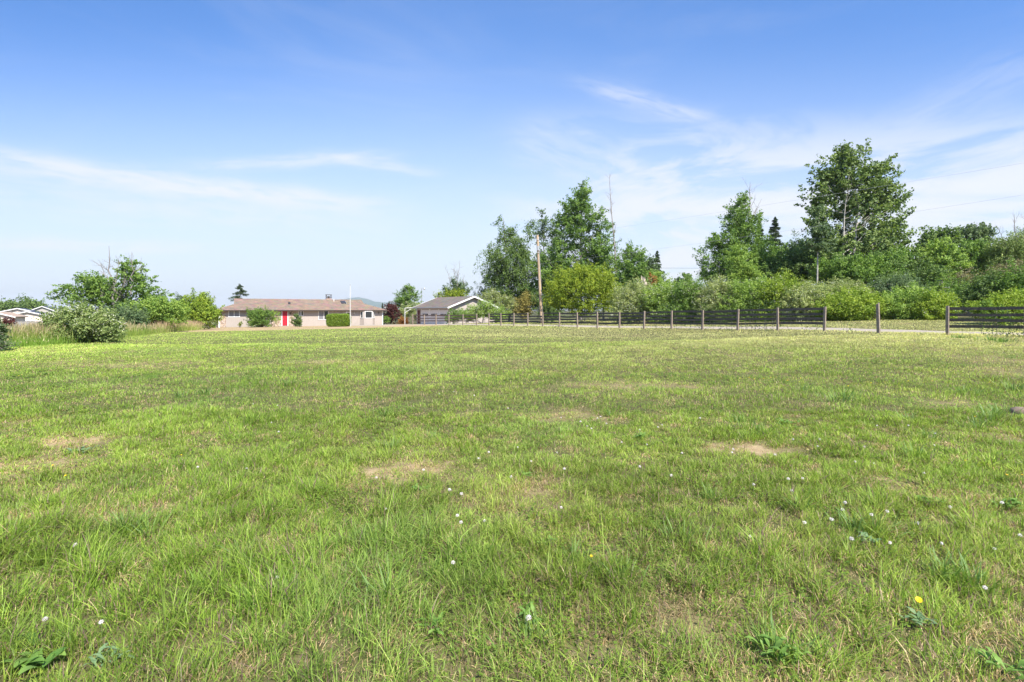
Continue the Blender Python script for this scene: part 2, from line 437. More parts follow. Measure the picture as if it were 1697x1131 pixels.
def house_uv(x, y):
    qx, qy = x - HA[0][0], y - HA[0][1]
    return qx * HU[0] + qy * HU[1], qx * HV[0] + qy * HV[1]
def fence_uv(x, y):
    qx, qy = x - F0[0], y - F0[1]
    return qx * FD[0] + qy * FD[1], qx * FN[0] + qy * FN[1]

# lawn condition maps: where the turf is dry, where it is lush
def unproject(px, py):
    d = CAM_H * PXF / (py - 514.0)
    for _ in range(4):
        x = (px - 848.5) / PXF * d
        d = (CAM_H - Hs(x, d)) * PXF / (py - 514.0)
    return (px - 848.5) / PXF * d, d
DRY_PX = [(655, 782, 130, 17), (745, 796, 50, 9), (1550, 818, 110, 17), (1620, 836, 70, 14), (50, 775, 80, 14), (30, 860, 85, 15), (1240, 745, 60, 10), (1470, 795, 60, 12), (215, 850, 85, 17),
          (230, 603, 70, 5), (1650, 600, 50, 5), (1585, 672, 60, 8), (1660, 725, 50, 14), (860, 815, 60, 10), (940, 690, 90, 8), (1060, 640, 110, 6), (540, 600, 70, 4), (120, 730, 60, 9), (1330, 905, 50, 10), (40, 700, 60, 8)]
DRY = []
for px, py, wx, wy in DRY_PX:
    x, d = unproject(px, py)
    DRY.append((x, d, wx * d / PXF, max(wy * d * d / (PXF * CAM_H), 0.10), 1.0 if d < 6.2 else 0.5))
LUSH_PX = [(330, 700, 120, 18), (900, 592, 160, 5), (640, 605, 120, 6), (250, 690, 90, 14), (420, 640, 100, 8), (1380, 655, 60, 10), (1640, 690, 60, 10), (1240, 720, 40, 8), (230, 790, 70, 15),
           (1470, 700, 60, 14), (1660, 640, 60, 10), (960, 850, 60, 22), (1300, 940, 120, 30), (460, 770, 80, 20), (300, 1000, 150, 60), (780, 930, 180, 60), (1100, 650, 60, 6), (60, 680, 50, 10), (1640, 660, 50, 10)]
LUSH = []
for px, py, wx, wy in LUSH_PX:
    x, d = unproject(px, py)
    LUSH.append((x, d, wx * d / PXF, max(wy * d * d / (PXF * CAM_H), 0.15), 1.0))
def blobs(L, x, y, seed):
    wob = (fbm(x, y, 0.6, seed, 5, .65) - 0.5) * 2.7
    t = np.zeros(len(x))
    for cx, cy, rx, ry, wt in L:
        q = np.sqrt(((x - cx) / rx) ** 2 + ((y - cy) / ry) ** 2) + wob
        t = np.maximum(t, wt * (1 - sstep(q, 0.25, 1.75)))
    return t
def dryness(x, y):
    r = np.hypot(x, y)
    n = fbm(x, y * 0.75, 1.7, 31, 5, 0.6); big = fbm(x, y * 0.6, 7.0, 41, 3)
    d = sstep(n * 0.7 + big * 0.3, 0.53, 0.78) * 0.33
    d = np.maximum(d, blobs(DRY, x, y, 77) * (.55 + .45 * sstep(fbm(x, y * .8, .20 + .012 * r.clip(0, 30), 78, 4, .65), .38, .60)) * .90)
    u, v = house_uv(x, y)
    v_lo = np.interp(u, [-10, 0, 12, 25], [-33, -34, -32, -27]); strip = sstep(v, v_lo - 4 * (fbm(x, y, 6, 3, 2) - .3), v_lo + 3) * (1 - sstep(v, -0.4, 0.3)) * sstep(u, -11, -5) * (1 - sstep(u, 27, 31))
    strip *= 0.72 + 0.40 * sstep(fbm(u * 0.25, v, 2.2, 9, 3), 0.25, 0.6)
    d = np.maximum(d, strip)
    fu, fv = fence_uv(x, y)
    return np.clip(d, 0, 1)

# ------------------------------------------------------------------ ground sheet
def ground_mat():
    m = bpy.data.materials.new('turf_soil'); m.use_nodes = True
    n, l = m.node_tree.nodes, m.node_tree.links
    b = n['Principled BSDF']; b.inputs['Roughness'].default_value = 0.95; b.inputs['Specular IOR Level'].default_value = 0.1
    at = n.new('ShaderNodeAttribute'); at.attribute_name = 'rnd'
    co = n.new('ShaderNodeTexCoord')
    t = n.new('ShaderNodeTexNoise'); t.inputs['Scale'].default_value = 9; t.inputs['Detail'].default_value = 9; t.inputs['Roughness'].default_value = 0.72
    l.new(co.outputs['Object'], t.inputs['Vector'])
    g = n.new('ShaderNodeValToRGB'); g.color_ramp.elements[0].position = 0.3; g.color_ramp.elements[1].position = 0.7
    g.color_ramp.elements[0].color = (0.045, 0.050, 0.018, 1); g.color_ramp.elements[1].color = (0.12, 0.115, 0.045, 1)
    d = n.new('ShaderNodeValToRGB'); d.color_ramp.elements[0].position = 0.3; d.color_ramp.elements[1].position = 0.7
    d.color_ramp.elements[0].color = (0.22, 0.150, 0.078, 1); d.color_ramp.elements[1].color = (0.46, 0.345, 0.200, 1)
    l.new(t.outputs[0], g.inputs[0]); l.new(t.outputs[0], d.inputs[0])
    mx = n.new('ShaderNodeMix'); mx.data_type = 'RGBA'
    l.new(at.outputs['Fac'], mx.inputs['Factor']); l.new(g.outputs[0], mx.inputs['A']); l.new(d.outputs[0], mx.inputs['B'])
    l.new(mx.outputs['Result'], b.inputs['Base Color'])
    bp = n.new('ShaderNodeBump'); bp.inputs['Strength'].default_value = 0.5; bp.inputs['Distance'].default_value = 0.03
    l.new(t.outputs[0], bp.inputs['Height']); l.new(bp.outputs[0], b.inputs['Normal'])
    return m
M['ground'] = ground_mat()
ang = np.concatenate([np.linspace(-62, 62, 300), np.linspace(66, 294, 50)])
rad = np.concatenate([[0.0], np.geomspace(0.5, 120, 210), np.geomspace(130, 7550, 26)])
AA, RR = np.meshgrid(np.radians(ang), rad, indexing='ij')
gx, gy = (RR * np.sin(AA)).ravel(), (RR * np.cos(AA)).ravel()
gz = H(gx, gy)
na, nr = AA.shape
i, j = np.meshgrid(np.arange(na), np.arange(nr - 1), indexing='ij'); ip = (i + 1) % na
gf = np.stack([i*nr+j, i*nr+j+1, ip*nr+j+1, ip*nr+j], -1).reshape(-1, 4)
gb = MB(); gb.add(np.stack([gx, gy, gz], 1), gf, 0, dryness(gx, gy), True)
ground = tag(gb.build('ground', M['ground']), kind='structure')

# gravel driveway behind the fence, from the garage apron to the right edge
DRV = [(-23.5, 80.2), (-19, 76.0), (-15.5, 71.5), (-10.5, 67.0), (-5, 62.0)] + [tuple(F0 + FD * s + FN * 2.35) for s in (2, 10, 18, 26, 34, 42, 50, 60, 75)]
def spline(pts, n=14):
    pts = np.asarray(pts, float); out = []
    P = np.concatenate([[2 * pts[0] - pts[1]], pts, [2 * pts[-1] - pts[-2]]])
    for k in range(1, len(P) - 2):
        for t in np.arange(n) / n:
            a, b, c, d = P[k-1], P[k], P[k+1], P[k+2]
            out.append(0.5 * ((2*b) + (-a+c)*t + (2*a-5*b+4*c-d)*t*t + (-a+3*b-3*c+d)*t**3))
    out.append(pts[-1]); return np.array(out)
dl = spline(DRV)
dt = np.gradient(dl, axis=0); dt /= np.linalg.norm(dt, axis=1)[:, None]; dn = np.stack([-dt[:, 1], dt[:, 0]], 1)
wid = np.interp(np.arange(len(dl)) / len(dl), [0, .2, .32, 1], [4.2, 3.4, 1.3, 1.25])
sw = np.linspace(-1, 1, 15)
edge = 1 + 0.10 * (np.stack([vnoise(np.arange(len(dl)) * .55, np.zeros(len(dl)), 3), vnoise(np.arange(len(dl)) * .55, np.ones(len(dl)), 4)], 1) - .5) * 4
off = np.where(sw[None] < 0, edge[:, :1], edge[:, 1:]) * sw[None] * wid[:, None]
dp = dl[:, None, :] + dn[:, None, :] * off[..., None]
dx, dy = dp[..., 0].ravel(), dp[..., 1].ravel()
crown = np.tile(0.045 * (1 - sw ** 4), len(dl)) - 0.02
i, j = np.meshgrid(np.arange(len(dl) - 1), np.arange(14), indexing='ij')
db = MB(); db.add(np.stack([dx, dy, H(dx, dy) + crown], 1), np.stack([i*15+j, i*15+j+1, (i+1)*15+j+1, (i+1)*15+j], -1).reshape(-1, 4), 0, None, True)
M['gravel'] = mat('pale_gravel', (0.36, 0.31, 0.25), 0.95, (14, (0.25, 0.21, 0.165), 0.8), (60, 0.8))
tag(db.build('driveway', M['gravel']), kind='structure')
def on_drive(x, y, m=1.0):
    ok = np.zeros(len(x), bool)
    for k in range(0, len(dl), 3):
        ok |= (x - dl[k, 0]) ** 2 + (y - dl[k, 1]) ** 2 < (wid[k] * m) ** 2
    return ok

# far hills on the horizon
def hill_mesh(name, d, pts, seed, m):
    b = MB(); px = np.linspace(pts[0][0], pts[-1][0], 90)
    py = np.interp(px, [p[0] for p in pts], [p[1] for p in pts]) - (fbm(px, px * 0, 14, seed, 4) - .5) * 2.2
    x = (px - 848.5) / PXF * d; zt = CAM_H + (514 - py) / PXF * d
    rows = [(0, 1.0), (500, .62), (-420, .66), (-1100, .2), (-1600, -0.05), (850, -0.05)]
    order = [4, 3, 2, 0, 1, 5]
    V = []
    for k in order:
        dd, f = rows[k]
        V.append(np.stack([x, np.full(len(x), d + dd) + (vnoise(px * .2, px * 0 + k, 3) - .5) * 300, np.where(f == 1, zt, -3 + (zt + 3) * f)], 1))
    V = np.array(V); n = len(x); nr = len(V)
    i, j = np.meshgrid(np.arange(nr - 1), np.arange(n - 1), indexing='ij')
    b.add(V.reshape(-1, 3), np.stack([i*n+j, i*n+j+1, (i+1)*n+j+1, (i+1)*n+j], -1).reshape(-1, 4), 0, None, True)
    return tag(b.build(name, m), kind='structure')
M['hill'] = mat('forested_hillside', (0.045, 0.085, 0.05), 0.95, (0.004, (0.07, 0.12, 0.06), 0.7))
hill_mesh('hills', 6200, [(430, 514), (500, 507), (540, 501), (558, 497), (575, 496), (592, 493), (606, 495), (620, 500), (636, 502), (652, 500), (668, 502), (700, 506), (740, 509), (800, 514)], 3, M['hill'])

# ------------------------------------------------------------------ buildings
def frame_of(origin, u, v, zb):
    """local (along, back, up) -> world"""
    o = np.array(origin, float)
    def f(p):
        p = np.asarray(p, float).reshape(-1, 3)
        return np.stack([o[0] + u[0]*p[:, 0] + v[0]*p[:, 1], o[1] + u[1]*p[:, 0] + v[1]*p[:, 1], zb + p[:, 2]], 1)
    return f
def wall_u(px, o, u):
    k = (px - 848.5) / PXF
    return (k * o[1] - o[0]) / (u[0] - k * u[1])
def wall_w(px, py, o, u, zb):
    y = o[1] + wall_u(px, o, u) * u[1]
    return CAM_H + (514 - py) / PXF * y - zb
def window(parent, fr, u0, u1, w0, w1, v=0.0, bars=(), pane='glass', frame='white', fw=0.09, out=-0.05, name='window'):
    """a framed window lying in the plane of local v; out<0 stands proud towards the camera"""
    b = MB()
    b.box((u0 - fw, v + out, w0 - fw), (u1 + fw, v + 0.02, w0), 0, fr); b.box((u0 - fw, v + out, w1), (u1 + fw, v + 0.02, w1 + fw), 0, fr)
    b.box((u0 - fw, v + out, w0), (u0, v + 0.02, w1), 0, fr); b.box((u1, v + out, w0), (u1 + fw, v + 0.02, w1), 0, fr)
    for k in bars:
        uu = u0 + (u1 - u0) * k; b.box((uu - 0.04, v + out + 0.01, w0), (uu + 0.04, v + 0.02, w1), 0, fr)
    o = b.build(name, M[frame], parent)
    edges = [0] + list(bars) + [1]
    for k in range(len(edges) - 1):
        p = MB(); a = u0 + (u1 - u0) * edges[k]; c = u0 + (u1 - u0) * edges[k + 1]
        p.box((a + (0.04 if k else 0), v - 0.012, w0), (c - (0.04 if k < len(edges) - 2 else 0), v + 0.015, w1), 0, fr)
        p.build('pane', M[pane if isinstance(pane, str) else pane[k]], o)
    return o

# the ranch house
HZ = -0.86
hf = frame_of(HA[0], HU, HV, HZ)
HD, EAVE, RISE, OV = 8.6, 2.36, 1.72, 0.65
house = thing('ranch_house', 'long single storey house with tan shingle roof and red front door', 'house', (*hf((HL / 2, 0, 0))[0][:2], HZ))
def siding_box(b, lo, hi, fr, ulen=True):
    x0, y0, z0 = lo; x1, y1, z1 = hi
    for q, r in (((x0, y0), (x1, y0)), ((x1, y0), (x1, y1)), ((x1, y1), (x0, y1)), ((x0, y1), (x0, y0))):
        L = math.hypot(r[0] - q[0], r[1] - q[1])
        b.add(fr([(q[0], q[1], z0), (r[0], r[1], z0), (r[0], r[1], z1), (q[0], q[1], z1)]), [(0, 1, 2, 3)], 0, [0, L, L, 0])
wb = MB(); siding_box(wb, (0, 0, -0.4), (HL, HD, EAVE), hf); wb.build('wall', M['siding'], house)
sl = RISE / (HD / 2 + OV)
def hz(v): return EAVE + 0.10 + sl * (v + OV)
uL, uR, v0, v1, vm = -OV, HL + OV, -OV, HD + OV, HD / 2
gl, gr = 2.5, 3.1
rb = MB()
rl, rr = uL + gl, uR - gr
f_pts = [(uL, v0), (uR, v0), (uR - gr, v0 + gr), (uR - gr, vm), (uL + gl, vm), (uL + gl, v0 + gl)]
rb.poly(hf([(u, v, hz(v)) for u, v in f_pts]))
rb.poly(hf([(u, v1 - (v - v0), hz(v)) for u, v in f_pts[::-1]]))
rb.poly(hf([(uL, v1, hz(v0)), (uL, v0, hz(v0)), (uL + gl, v0 + gl, hz(v0 + gl)), (uL + gl, v1 - gl, hz(v0 + gl))]))
rb.poly(hf([(uR, v0, hz(v0)), (uR, v1, hz(v0)), (uR - gr, v1 - gr, hz(v0 + gr)), (uR - gr, v0 + gr, hz(v0 + gr))]))
roof = rb.build('roof', M['shingle'], house)
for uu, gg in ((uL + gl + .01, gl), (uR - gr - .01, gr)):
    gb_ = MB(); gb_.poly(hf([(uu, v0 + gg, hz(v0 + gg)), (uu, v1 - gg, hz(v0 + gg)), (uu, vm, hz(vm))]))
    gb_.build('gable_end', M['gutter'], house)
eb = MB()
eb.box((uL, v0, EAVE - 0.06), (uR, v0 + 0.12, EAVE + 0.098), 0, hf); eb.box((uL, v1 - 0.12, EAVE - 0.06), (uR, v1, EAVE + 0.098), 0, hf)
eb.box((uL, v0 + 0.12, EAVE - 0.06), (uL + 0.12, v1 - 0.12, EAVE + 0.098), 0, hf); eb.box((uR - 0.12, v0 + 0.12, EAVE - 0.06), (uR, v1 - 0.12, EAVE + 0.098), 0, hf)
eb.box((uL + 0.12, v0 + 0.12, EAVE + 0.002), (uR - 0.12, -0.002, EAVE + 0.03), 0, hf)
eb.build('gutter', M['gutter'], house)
hu = lambda px: wall_u(px, HA[0], HU)
hw = lambda px, py: wall_w(px, py, HA[0], HU, HZ)
for a, c in ((364.5, 374.5), (450, 465.8), (478.6, 487.5)):
    sb = MB(); sb.box((hu(a), -0.07, -0.3), (hu(c), -0.001, EAVE - 0.002), 0, hf); sb.build('stone_panel', M['stone'], house)
for uu in (0.0, HL):
    cb = MB(); cb.box((uu - 0.06, -0.085, -0.3), (uu + 0.12 if uu == 0 else uu + 0.06, 0.06, EAVE - 0.004), 0, hf)
    cb.build('corner_board', M['white'], house)
window(house, hf, hu(380), hu(396.5), hw(388, 525), hw(388, 516), 0, (0.5,), 'blind')
window(house, hf, hu(495.5), hu(502.5), hw(499, 523), hw(499, 516), 0, (0.5,), ('blind', 'glass'), fw=0.05)
window(house, hf, hu(528.5), hu(544), hw(536, 529.5), hw(536, 515.8), 0, (0.55,), ('blind', 'glass'), fw=0.06)
window(house, hf, hu(575), hu(580), hw(577, 524), hw(577, 518.5), 0, (), 'glass', fw=0.16)
du0, du1 = hu(468), hu(476.6)
dr = MB(); dr.box((du0, -0.05, 0.17), (du1, 0.0, EAVE - 0.08), 0, hf)
door = dr.build('door', M['red'], house)
dd = MB()
for a in (0.14, 0.55):
    for z0, z1 in ((0.35, 0.95), (1.1, 1.6), (1.72, 2.08)):
        dd.box((du0 + a * (du1 - du0), -0.066, z0), (du0 + (a + 0.31) * (du1 - du0), -0.05, z1), 0, hf)
dd.build('door_panel', M['red'], door)
k = MB(); kp = hf((du0 + 0.1, -0.10, 1.12))[0]; k.tube([kp + (0, 0, -.04), kp, kp + (0, 0, .04)], [0.02, 0.045, 0.02], 8); k.build('handle', M['metal'], door)
df = MB(); df.box((du0 - 0.1, -0.06, 0.1), (du0, 0.01, EAVE - 0.08), 0, hf); df.build('door_frame', M['white'], door); df = MB(); df.box((du1, -0.06, 0.1), (du1 + 0.1, 0.01, EAVE - 0.08), 0, hf); df.build('door_frame', M['white'], door)
st = MB(); st.box((du0 - 0.5, -1.2, -0.3), (du1 + 0.5, -0.09, 0.10), 0, hf); st.build('door_step', M['gravel'], house)
# bay window
bu0, bu1 = hu(596.5), hu(621.5); ba = bu0 + (bu1 - bu0) * .22; bc = bu1 - (bu1 - bu0) * .22; bd = -0.62
bb = MB()
for (a, av), (c, cv) in (((bu0, 0), (ba, bd)), ((ba, bd), (bc, bd)), ((bc, bd), (bu1, 0))):
    L = math.hypot(c - a, cv - av)
    bb.add(hf([(a, av, -.3), (c, cv, -.3), (c, cv, EAVE - .003), (a, av, EAVE - .003)]), [(0, 1, 2, 3)], 0, [0, L, L, 0])
bay = bb.build('bay', M['siding'], house)
window(bay, hf, hu(604.2), hu(614.8), hw(609, 526.8), hw(609, 516.6), bd, (), 'glass', fw=0.07)
def side_win(a, av, c, cv):
    n = np.array([cv - av, -(c - a)]); n /= np.linalg.norm(n)
    d = np.array([c - a, cv - av]); L = np.linalg.norm(d); d /= L
    def fr(p):
        p = np.asarray(p, float).reshape(-1, 3)
        return hf(np.stack([a + d[0]*p[:, 0] - n[0]*p[:, 1], av + d[1]*p[:, 0] - n[1]*p[:, 1], p[:, 2]], 1))
    window(bay, fr, L * .28, L * .72, hw(609, 526.8), hw(609, 516.6), 0, (), 'glass', fw=0.06)
side_win(bu0, 0, ba, bd); side_win(bc, bd, bu1, 0)
for px in (465.2, 482, 587, 627.5):
    lb = MB(); p = hf((hu(px), -0.16, 1.98))[0]
    lb.tube([p + (0, 0, -.12), p + (0, 0, -.05), p + (0, 0, .08), p + (0, 0, .15)], [.03, .08, .09, .02], 8)
    lb.box((hu(px) - .03, -0.14, 2.04), (hu(px) + .03, -0.072, 2.10), 0, hf)
    lb.build('wall_lantern', M['lamp'] if px in (587,) else M['dark_metal'], house)
for px in (566.5,):
    db_ = MB(); db_.box((hu(px) - .04, -0.10, -.2), (hu(px) + .04, -0.02, EAVE - .07), 0, hf); db_.build('downspout', M['siding'], house)
# chimney, skylight, vent on the roof
cu = hu(545.0) + 2.3; cv_ = vm + 0.3
def roof_u(px, v):
    o = HA[0] + HV * v; return wall_u(px, o, HU)
cu = roof_u(544.8, cv_)
ch = MB(); ch.box((cu - .42, cv_ - .32, hz(vm) - 1.0), (cu + .42, cv_ + .32, hz(vm) + 0.16), 0, hf)
chim = ch.build('chimney', M['brick'], house)
cc = MB()
for a in (-.40, .34):
    for c in (-.30, .24):
        cc.box((cu + a, cv_ + c, hz(vm) + .161), (cu + a + .06, cv_ + c + .06, hz(vm) + .72), 0, hf)
cc.box((cu - .46, cv_ - .36, hz(vm) + .72), (cu + .46, cv_ + .36, hz(vm) + .79), 0, hf)
cc.box((cu - .45, cv_ - .34, hz(vm) + .30), (cu + .45, cv_ - .312, hz(vm) + .36), 0, hf)
cc.box((cu - .18, cv_ - .15, hz(vm) + .161), (cu + .15, cv_ + .15, hz(vm) + .52), 0, hf)
cc.build('chimney_cap', M['gutter'], chim)
def on_roof(name, u, v, w, d, h, m):
    b = MB(); z0, z1 = hz(v) , hz(v + d)
    b.add(hf([(u, v, z0 - .05), (u + w, v, z0 - .05), (u + w, v + d, z1 - .05), (u, v + d, z1 - .05), (u, v, z0 + h), (u + w, v, z0 + h), (u + w, v + d, z1 + h), (u, v + d, z1 + h)]),
          [(0,3,2,1),(4,5,6,7),(0,1,5,4),(1,2,6,5),(2,3,7,6),(3,0,4,7)])
    return b.build(name, m, house)
on_roof('skylight', roof_u(565.5, 2.5), 2.2, 0.75, 1.1, 0.14, M['dark_metal'])
on_roof('skylight', roof_u(569.3, 2.5), 2.2, 0.45, 1.1, 0.09, M['metal'])
on_roof('roof_vent', roof_u(478, 1.9), 1.9, 0.32, 0.4, 0.2, M['dark_metal'])
vp = MB(); p = hf((roof_u(553.5, 3.4), 3.4, hz(3.4)))[0]; vp.tube([p - (0, 0, .1), p + (0, 0, .38)], .05, 8); vp.build('vent_pipe', M['white'], house)

# the garage
GC = np.array([-9.35, 76.0]); GU = np.array([.786, .618]); GV = np.array([-.618, .786]); GZ = -0.60
gf_ = frame_of(GC, GU, GV, GZ)                           # u along the gable wall, v back along the doors
GW, GLN, GE, GR_, GO = 8.4, 10.2, 2.62, 1.72, 0.5
garage = thing('garage', 'low detached garage with grey shingle roof and white trimmed gable', 'garage', (*gf_((GW / 2, GLN / 2, 0))[0][:2], GZ))
b = MB(); siding_box(b, (0, 0, -.4), (GW, GLN, GE - .02), gf_)
b.add(gf_([(0, 0, GE - .02), (GW, 0, GE - .02), (GW / 2, 0, GE - .02 + GR_ * GW / (GW + 2 * GO))]), [(0, 1, 2)], 0, [0, GW, GW / 2])
b.add(gf_([(0, GLN, GE - .02), (GW, GLN, GE - .02), (GW / 2, GLN, GE - .02 + GR_ * GW / (GW + 2 * GO))]), [(0, 1, 2)], 0, [0, GW, GW / 2])
b.build('wall', M['garage_siding'], garage)
b = MB(); t = 0.12; pz = GE - GR_ * GO / (GW / 2 + GO) + .06
for s in (0, 1):
    ue = -GO if s == 0 else GW + GO
    q = [(ue, -GO, pz), (GW / 2, -GO, pz + GR_), (GW / 2, GLN + GO, pz + GR_), (ue, GLN + GO, pz)]
    P = gf_([*q, *[(a, c, w + t) for a, c, w in q]])
    b.add(P, [(0, 3, 2, 1), (4, 5, 6, 7), (0, 1, 5, 4), (2, 3, 7, 6), (3, 0, 4, 7)] if s == 0 else [(0, 1, 2, 3), (7, 6, 5, 4), (4, 5, 1, 0), (6, 7, 3, 2), (7, 4, 0, 3)])
b.build('roof', M['grey_shingle'], garage)
for s in (0, 1):
    ue = -GO - .01 if s == 0 else GW + GO + .01
    for vv in (-GO, GLN + GO):
        q = [(ue, vv, pz - .10), (GW / 2, vv, pz + GR_ - .10), (GW / 2, vv, pz + GR_ + t + .02), (ue, vv, pz + t + .02)]
        sg = -1 if vv < 0 else 1; b = MB()
        P = gf_([*[(a, c + sg * .004, w) for a, c, w in q], *[(a, c + sg * .05, w) for a, c, w in q]])
        b.add(P, [(0, 1, 2, 3), (7, 6, 5, 4), (0, 4, 5, 1), (2, 6, 7, 3), (0, 3, 7, 4)])
        b.build('gable_trim', M['white'], garage)
b = MB(); b.box((-GO - .11, -GO, pz - .02), (-GO - .012, GLN + GO, pz + t), 0, gf_); b.build('gutter', M['metal'], garage)
fr_door = frame_of(GC, GV, GU, GZ)                       # along the door wall; depth axis into the garage
M['garage_door'] = mat('garage_door_paint', (0.74, 0.69, 0.65), 0.6, (4, (0.50, 0.46, 0.43), 0.6))
for a in (0.35, 3.15, 5.95):
    d_ = MB(); d_.box((a, -0.03, -.1), (a + 2.45, -0.001, 2.2), 0, fr_door)
    for z in (.55, 1.1, 1.65): d_.box((a, -0.036, z), (a + 2.45, -0.0305, z + .02), 0, fr_door)
    gd = d_.build('garage_door', M['garage_door'], garage)
    window(gd, fr_door, a + .35, a + 2.1, 1.22, 1.62, -0.03, (.25, .5, .75), 'glass', 'garage_door', .04, -.02)
    c_ = MB(); c_.box((a - .12, -.05, -.1), (a, -.001, 2.32), 0, fr_door); c_.build('door_frame', M['white'], gd); c_ = MB(); c_.box((a + 2.45, -.05, -.1), (a + 2.57, -.001, 2.32), 0, fr_door); c_.build('door_frame', M['white'], gd)
d_ = MB(); d_.box((9.05, -0.04, 0), (9.75, -0.001, 2.15), 0, fr_door); d_.build('door', M['dark_red'], garage)
b = MB(); pp = gf_((-1.9, GLN + .4, 0))[0]
b.tube([pp + (0, 0, -.3), pp + (0, 0, 2.5)], .06, 6)
e2 = gf_((-.1, GLN + .4, 0))[0]
arc = [pp * (1 - t_) + e2 * t_ + np.array([0, 0, 1.75 + .72 * math.sin(t_ * math.pi / 2 + .0)]) for t_ in np.linspace(0, .6, 7)]
b.tube(arc, .04, 6)
b.tube([pp + (0, 0, 2.5), e2 + (0, 0, 2.58)], .06, 6)
b.build('porch_post', M['pole_paint'], garage)

# far gabled houses beyond the left hedge
def gable_house(name, label, peak, d, half, rdir, length, we, wr, zb, wall, roof_m, wins=(), ov=0.4):
    o = pix(peak, 514, d)[:2]; th = R(rdir)
    v = np.array([-math.sin(th), math.cos(th)]); u = np.array([v[1], -v[0]])
    fr = frame_of(o, u, v, zb)
    t = thing(name, label, 'house', (*fr((0, length / 2, 0))[0][:2], zb))
    b = MB(); siding_box(b, (-half, 0, -.5), (half, length, we), fr)
    for vv in (0, length): b.add(fr([(-half, vv, we), (half, vv, we), (0, vv, wr - .05)]), [(0, 1, 2)], 0, [0, 1, 2])
    b.build('wall', wall, t)
    b = MB(); e = half + ov; sl_ = (wr - we) / half; ze = wr - sl_ * e
    for s in (-1, 1):
        q = [(s * e, -ov, ze), (0, -ov, wr), (0, length + ov, wr), (s * e, length + ov, ze)]
        P = fr([*q, *[(a, c, w + .15) for a, c, w in q]])
        b.add(P, [(0, 3, 2, 1), (4, 5, 6, 7), (0, 1, 5, 4), (2, 3, 7, 6), (3, 0, 4, 7)])
    b.build('roof', roof_m, t)
    for s in (-1, 1):
        b = MB()
        q = [(s * e, -ov - .004, ze - .06), (0, -ov - .004, wr - .06), (0, -ov - .004, wr + .152), (s * e, -ov - .004, ze + .152)]
        P = fr([*q, *[(a, c - .06, w) for a, c, w in q]])
        b.add(P, [(0, 1, 2, 3), (4, 5, 6, 7), (0, 1, 5, 4), (2, 3, 7, 6), (0, 3, 7, 4)])
        b.build('gable_trim', M['white'], t)
    for a, c, z0, z1, bars in wins: window(t, fr, a, c, z0, z1, 0, bars, 'glass')
    return t
gable_house('house', 'cream house with dark roof, its low gable behind another cream gable at the left edge', 29, 118, 6.0, 38, 11, 2.7, 4.35, -2.45, M['cream'], M['slate'])
gable_house('house', 'small cream gable with a row of dark windows above the tall yellow grass', 46, 112, 3.6, 30, 5, 2.65, 3.6, -2.40, M['cream'], M['slate'], ((-1.6, 1.2, 1.0, 1.6, (.25, .5, .75)),))
gable_house('house', 'grey taupe house with a steep blue black roof behind the cream houses', 70.5, 150, 3.9, 30, 9, 3.4, 5.2, -2.6, M['taupe'], M['slate'])
gable_house('house', 'tan roofed house corner showing furthest left, below the cream gables', -6, 96, 2.4, 30, 7, 2.6, 3.35, -2.3, M['cream'], M['tan_roof'])
# white roofed lean-to between the house and the purple tree
p0 = pix(636, 514, 100); p1 = pix(657, 514, 100)
sh = thing('shed', 'open shed with pale roof edge between the tan roof and the purple tree', 'shed', (*((p0 + p1) / 2)[:2], -.9))
b = MB()
q = [p0 + (0, 0, .35 - .0), p1 + (0, 0, 1.1), p1 + (-.6, 4, 1.1), p0 + (-.6, 4, .35)]
q = [np.array([a[0], a[1], CAM_H - 1.6 + a[2] - 0.05]) for a in q]
b.add(q + [a + (0, 0, .16) for a in q], [(0,3,2,1),(4,5,6,7),(0,1,5,4),(1,2,6,5),(2,3,7,6),(3,0,4,7)]); b.build('roof', M['white'], sh)
for a in (q[0] + (.15, .2, 0), q[1] + (-.15, .2, 0), q[2] + (-.1, -.2, 0)):
    b = MB(); b.tube([(a[0], a[1], -1.2), a + (0, 0, .02)], .07, 6); b.build('post', M['dark_metal'], sh)

# ------------------------------------------------------------------ fences, poles, wires
def wobble_box(b, p, q, hw_, hh, seed, n=6, mat_=0):
    """a sawn board from p to q, slightly bowed"""
    p, q = np.asarray(p, float), np.asarray(q, float)
    t = np.linspace(0, 1, n)[:, None]; c = p * (1 - t) + q * t
    d = (q - p) / np.linalg.norm(q - p); s_ = np.array([-d[1], d[0], 0]); s_ /= np.linalg.norm(s_)
    rg = np.random.default_rng(seed)
    c[:, 2] += np.sin(t[:, 0] * math.pi) * rg.normal(0, .018); c += s_ * (np.sin(t * math.pi) * rg.normal(0, .012))
    up = np.array([0, 0, 1.0])
    ring = np.stack([c - s_*hw_ - up*hh, c + s_*hw_ - up*hh, c + s_*hw_ + up*hh, c - s_*hw_ + up*hh], 1)
    i, j = np.meshgrid(np.arange(n - 1), np.arange(4), indexing='ij')
    b.add(ring.reshape(-1, 3), np.stack([i*4+j, i*4+(j+1)%4, (i+1)*4+(j+1)%4, (i+1)*4+j], -1).reshape(-1, 4), mat_)
    b.add(ring[-1], [(0, 1, 2, 3)], mat_); b.add(ring[0], [(3, 2, 1, 0)], mat_)
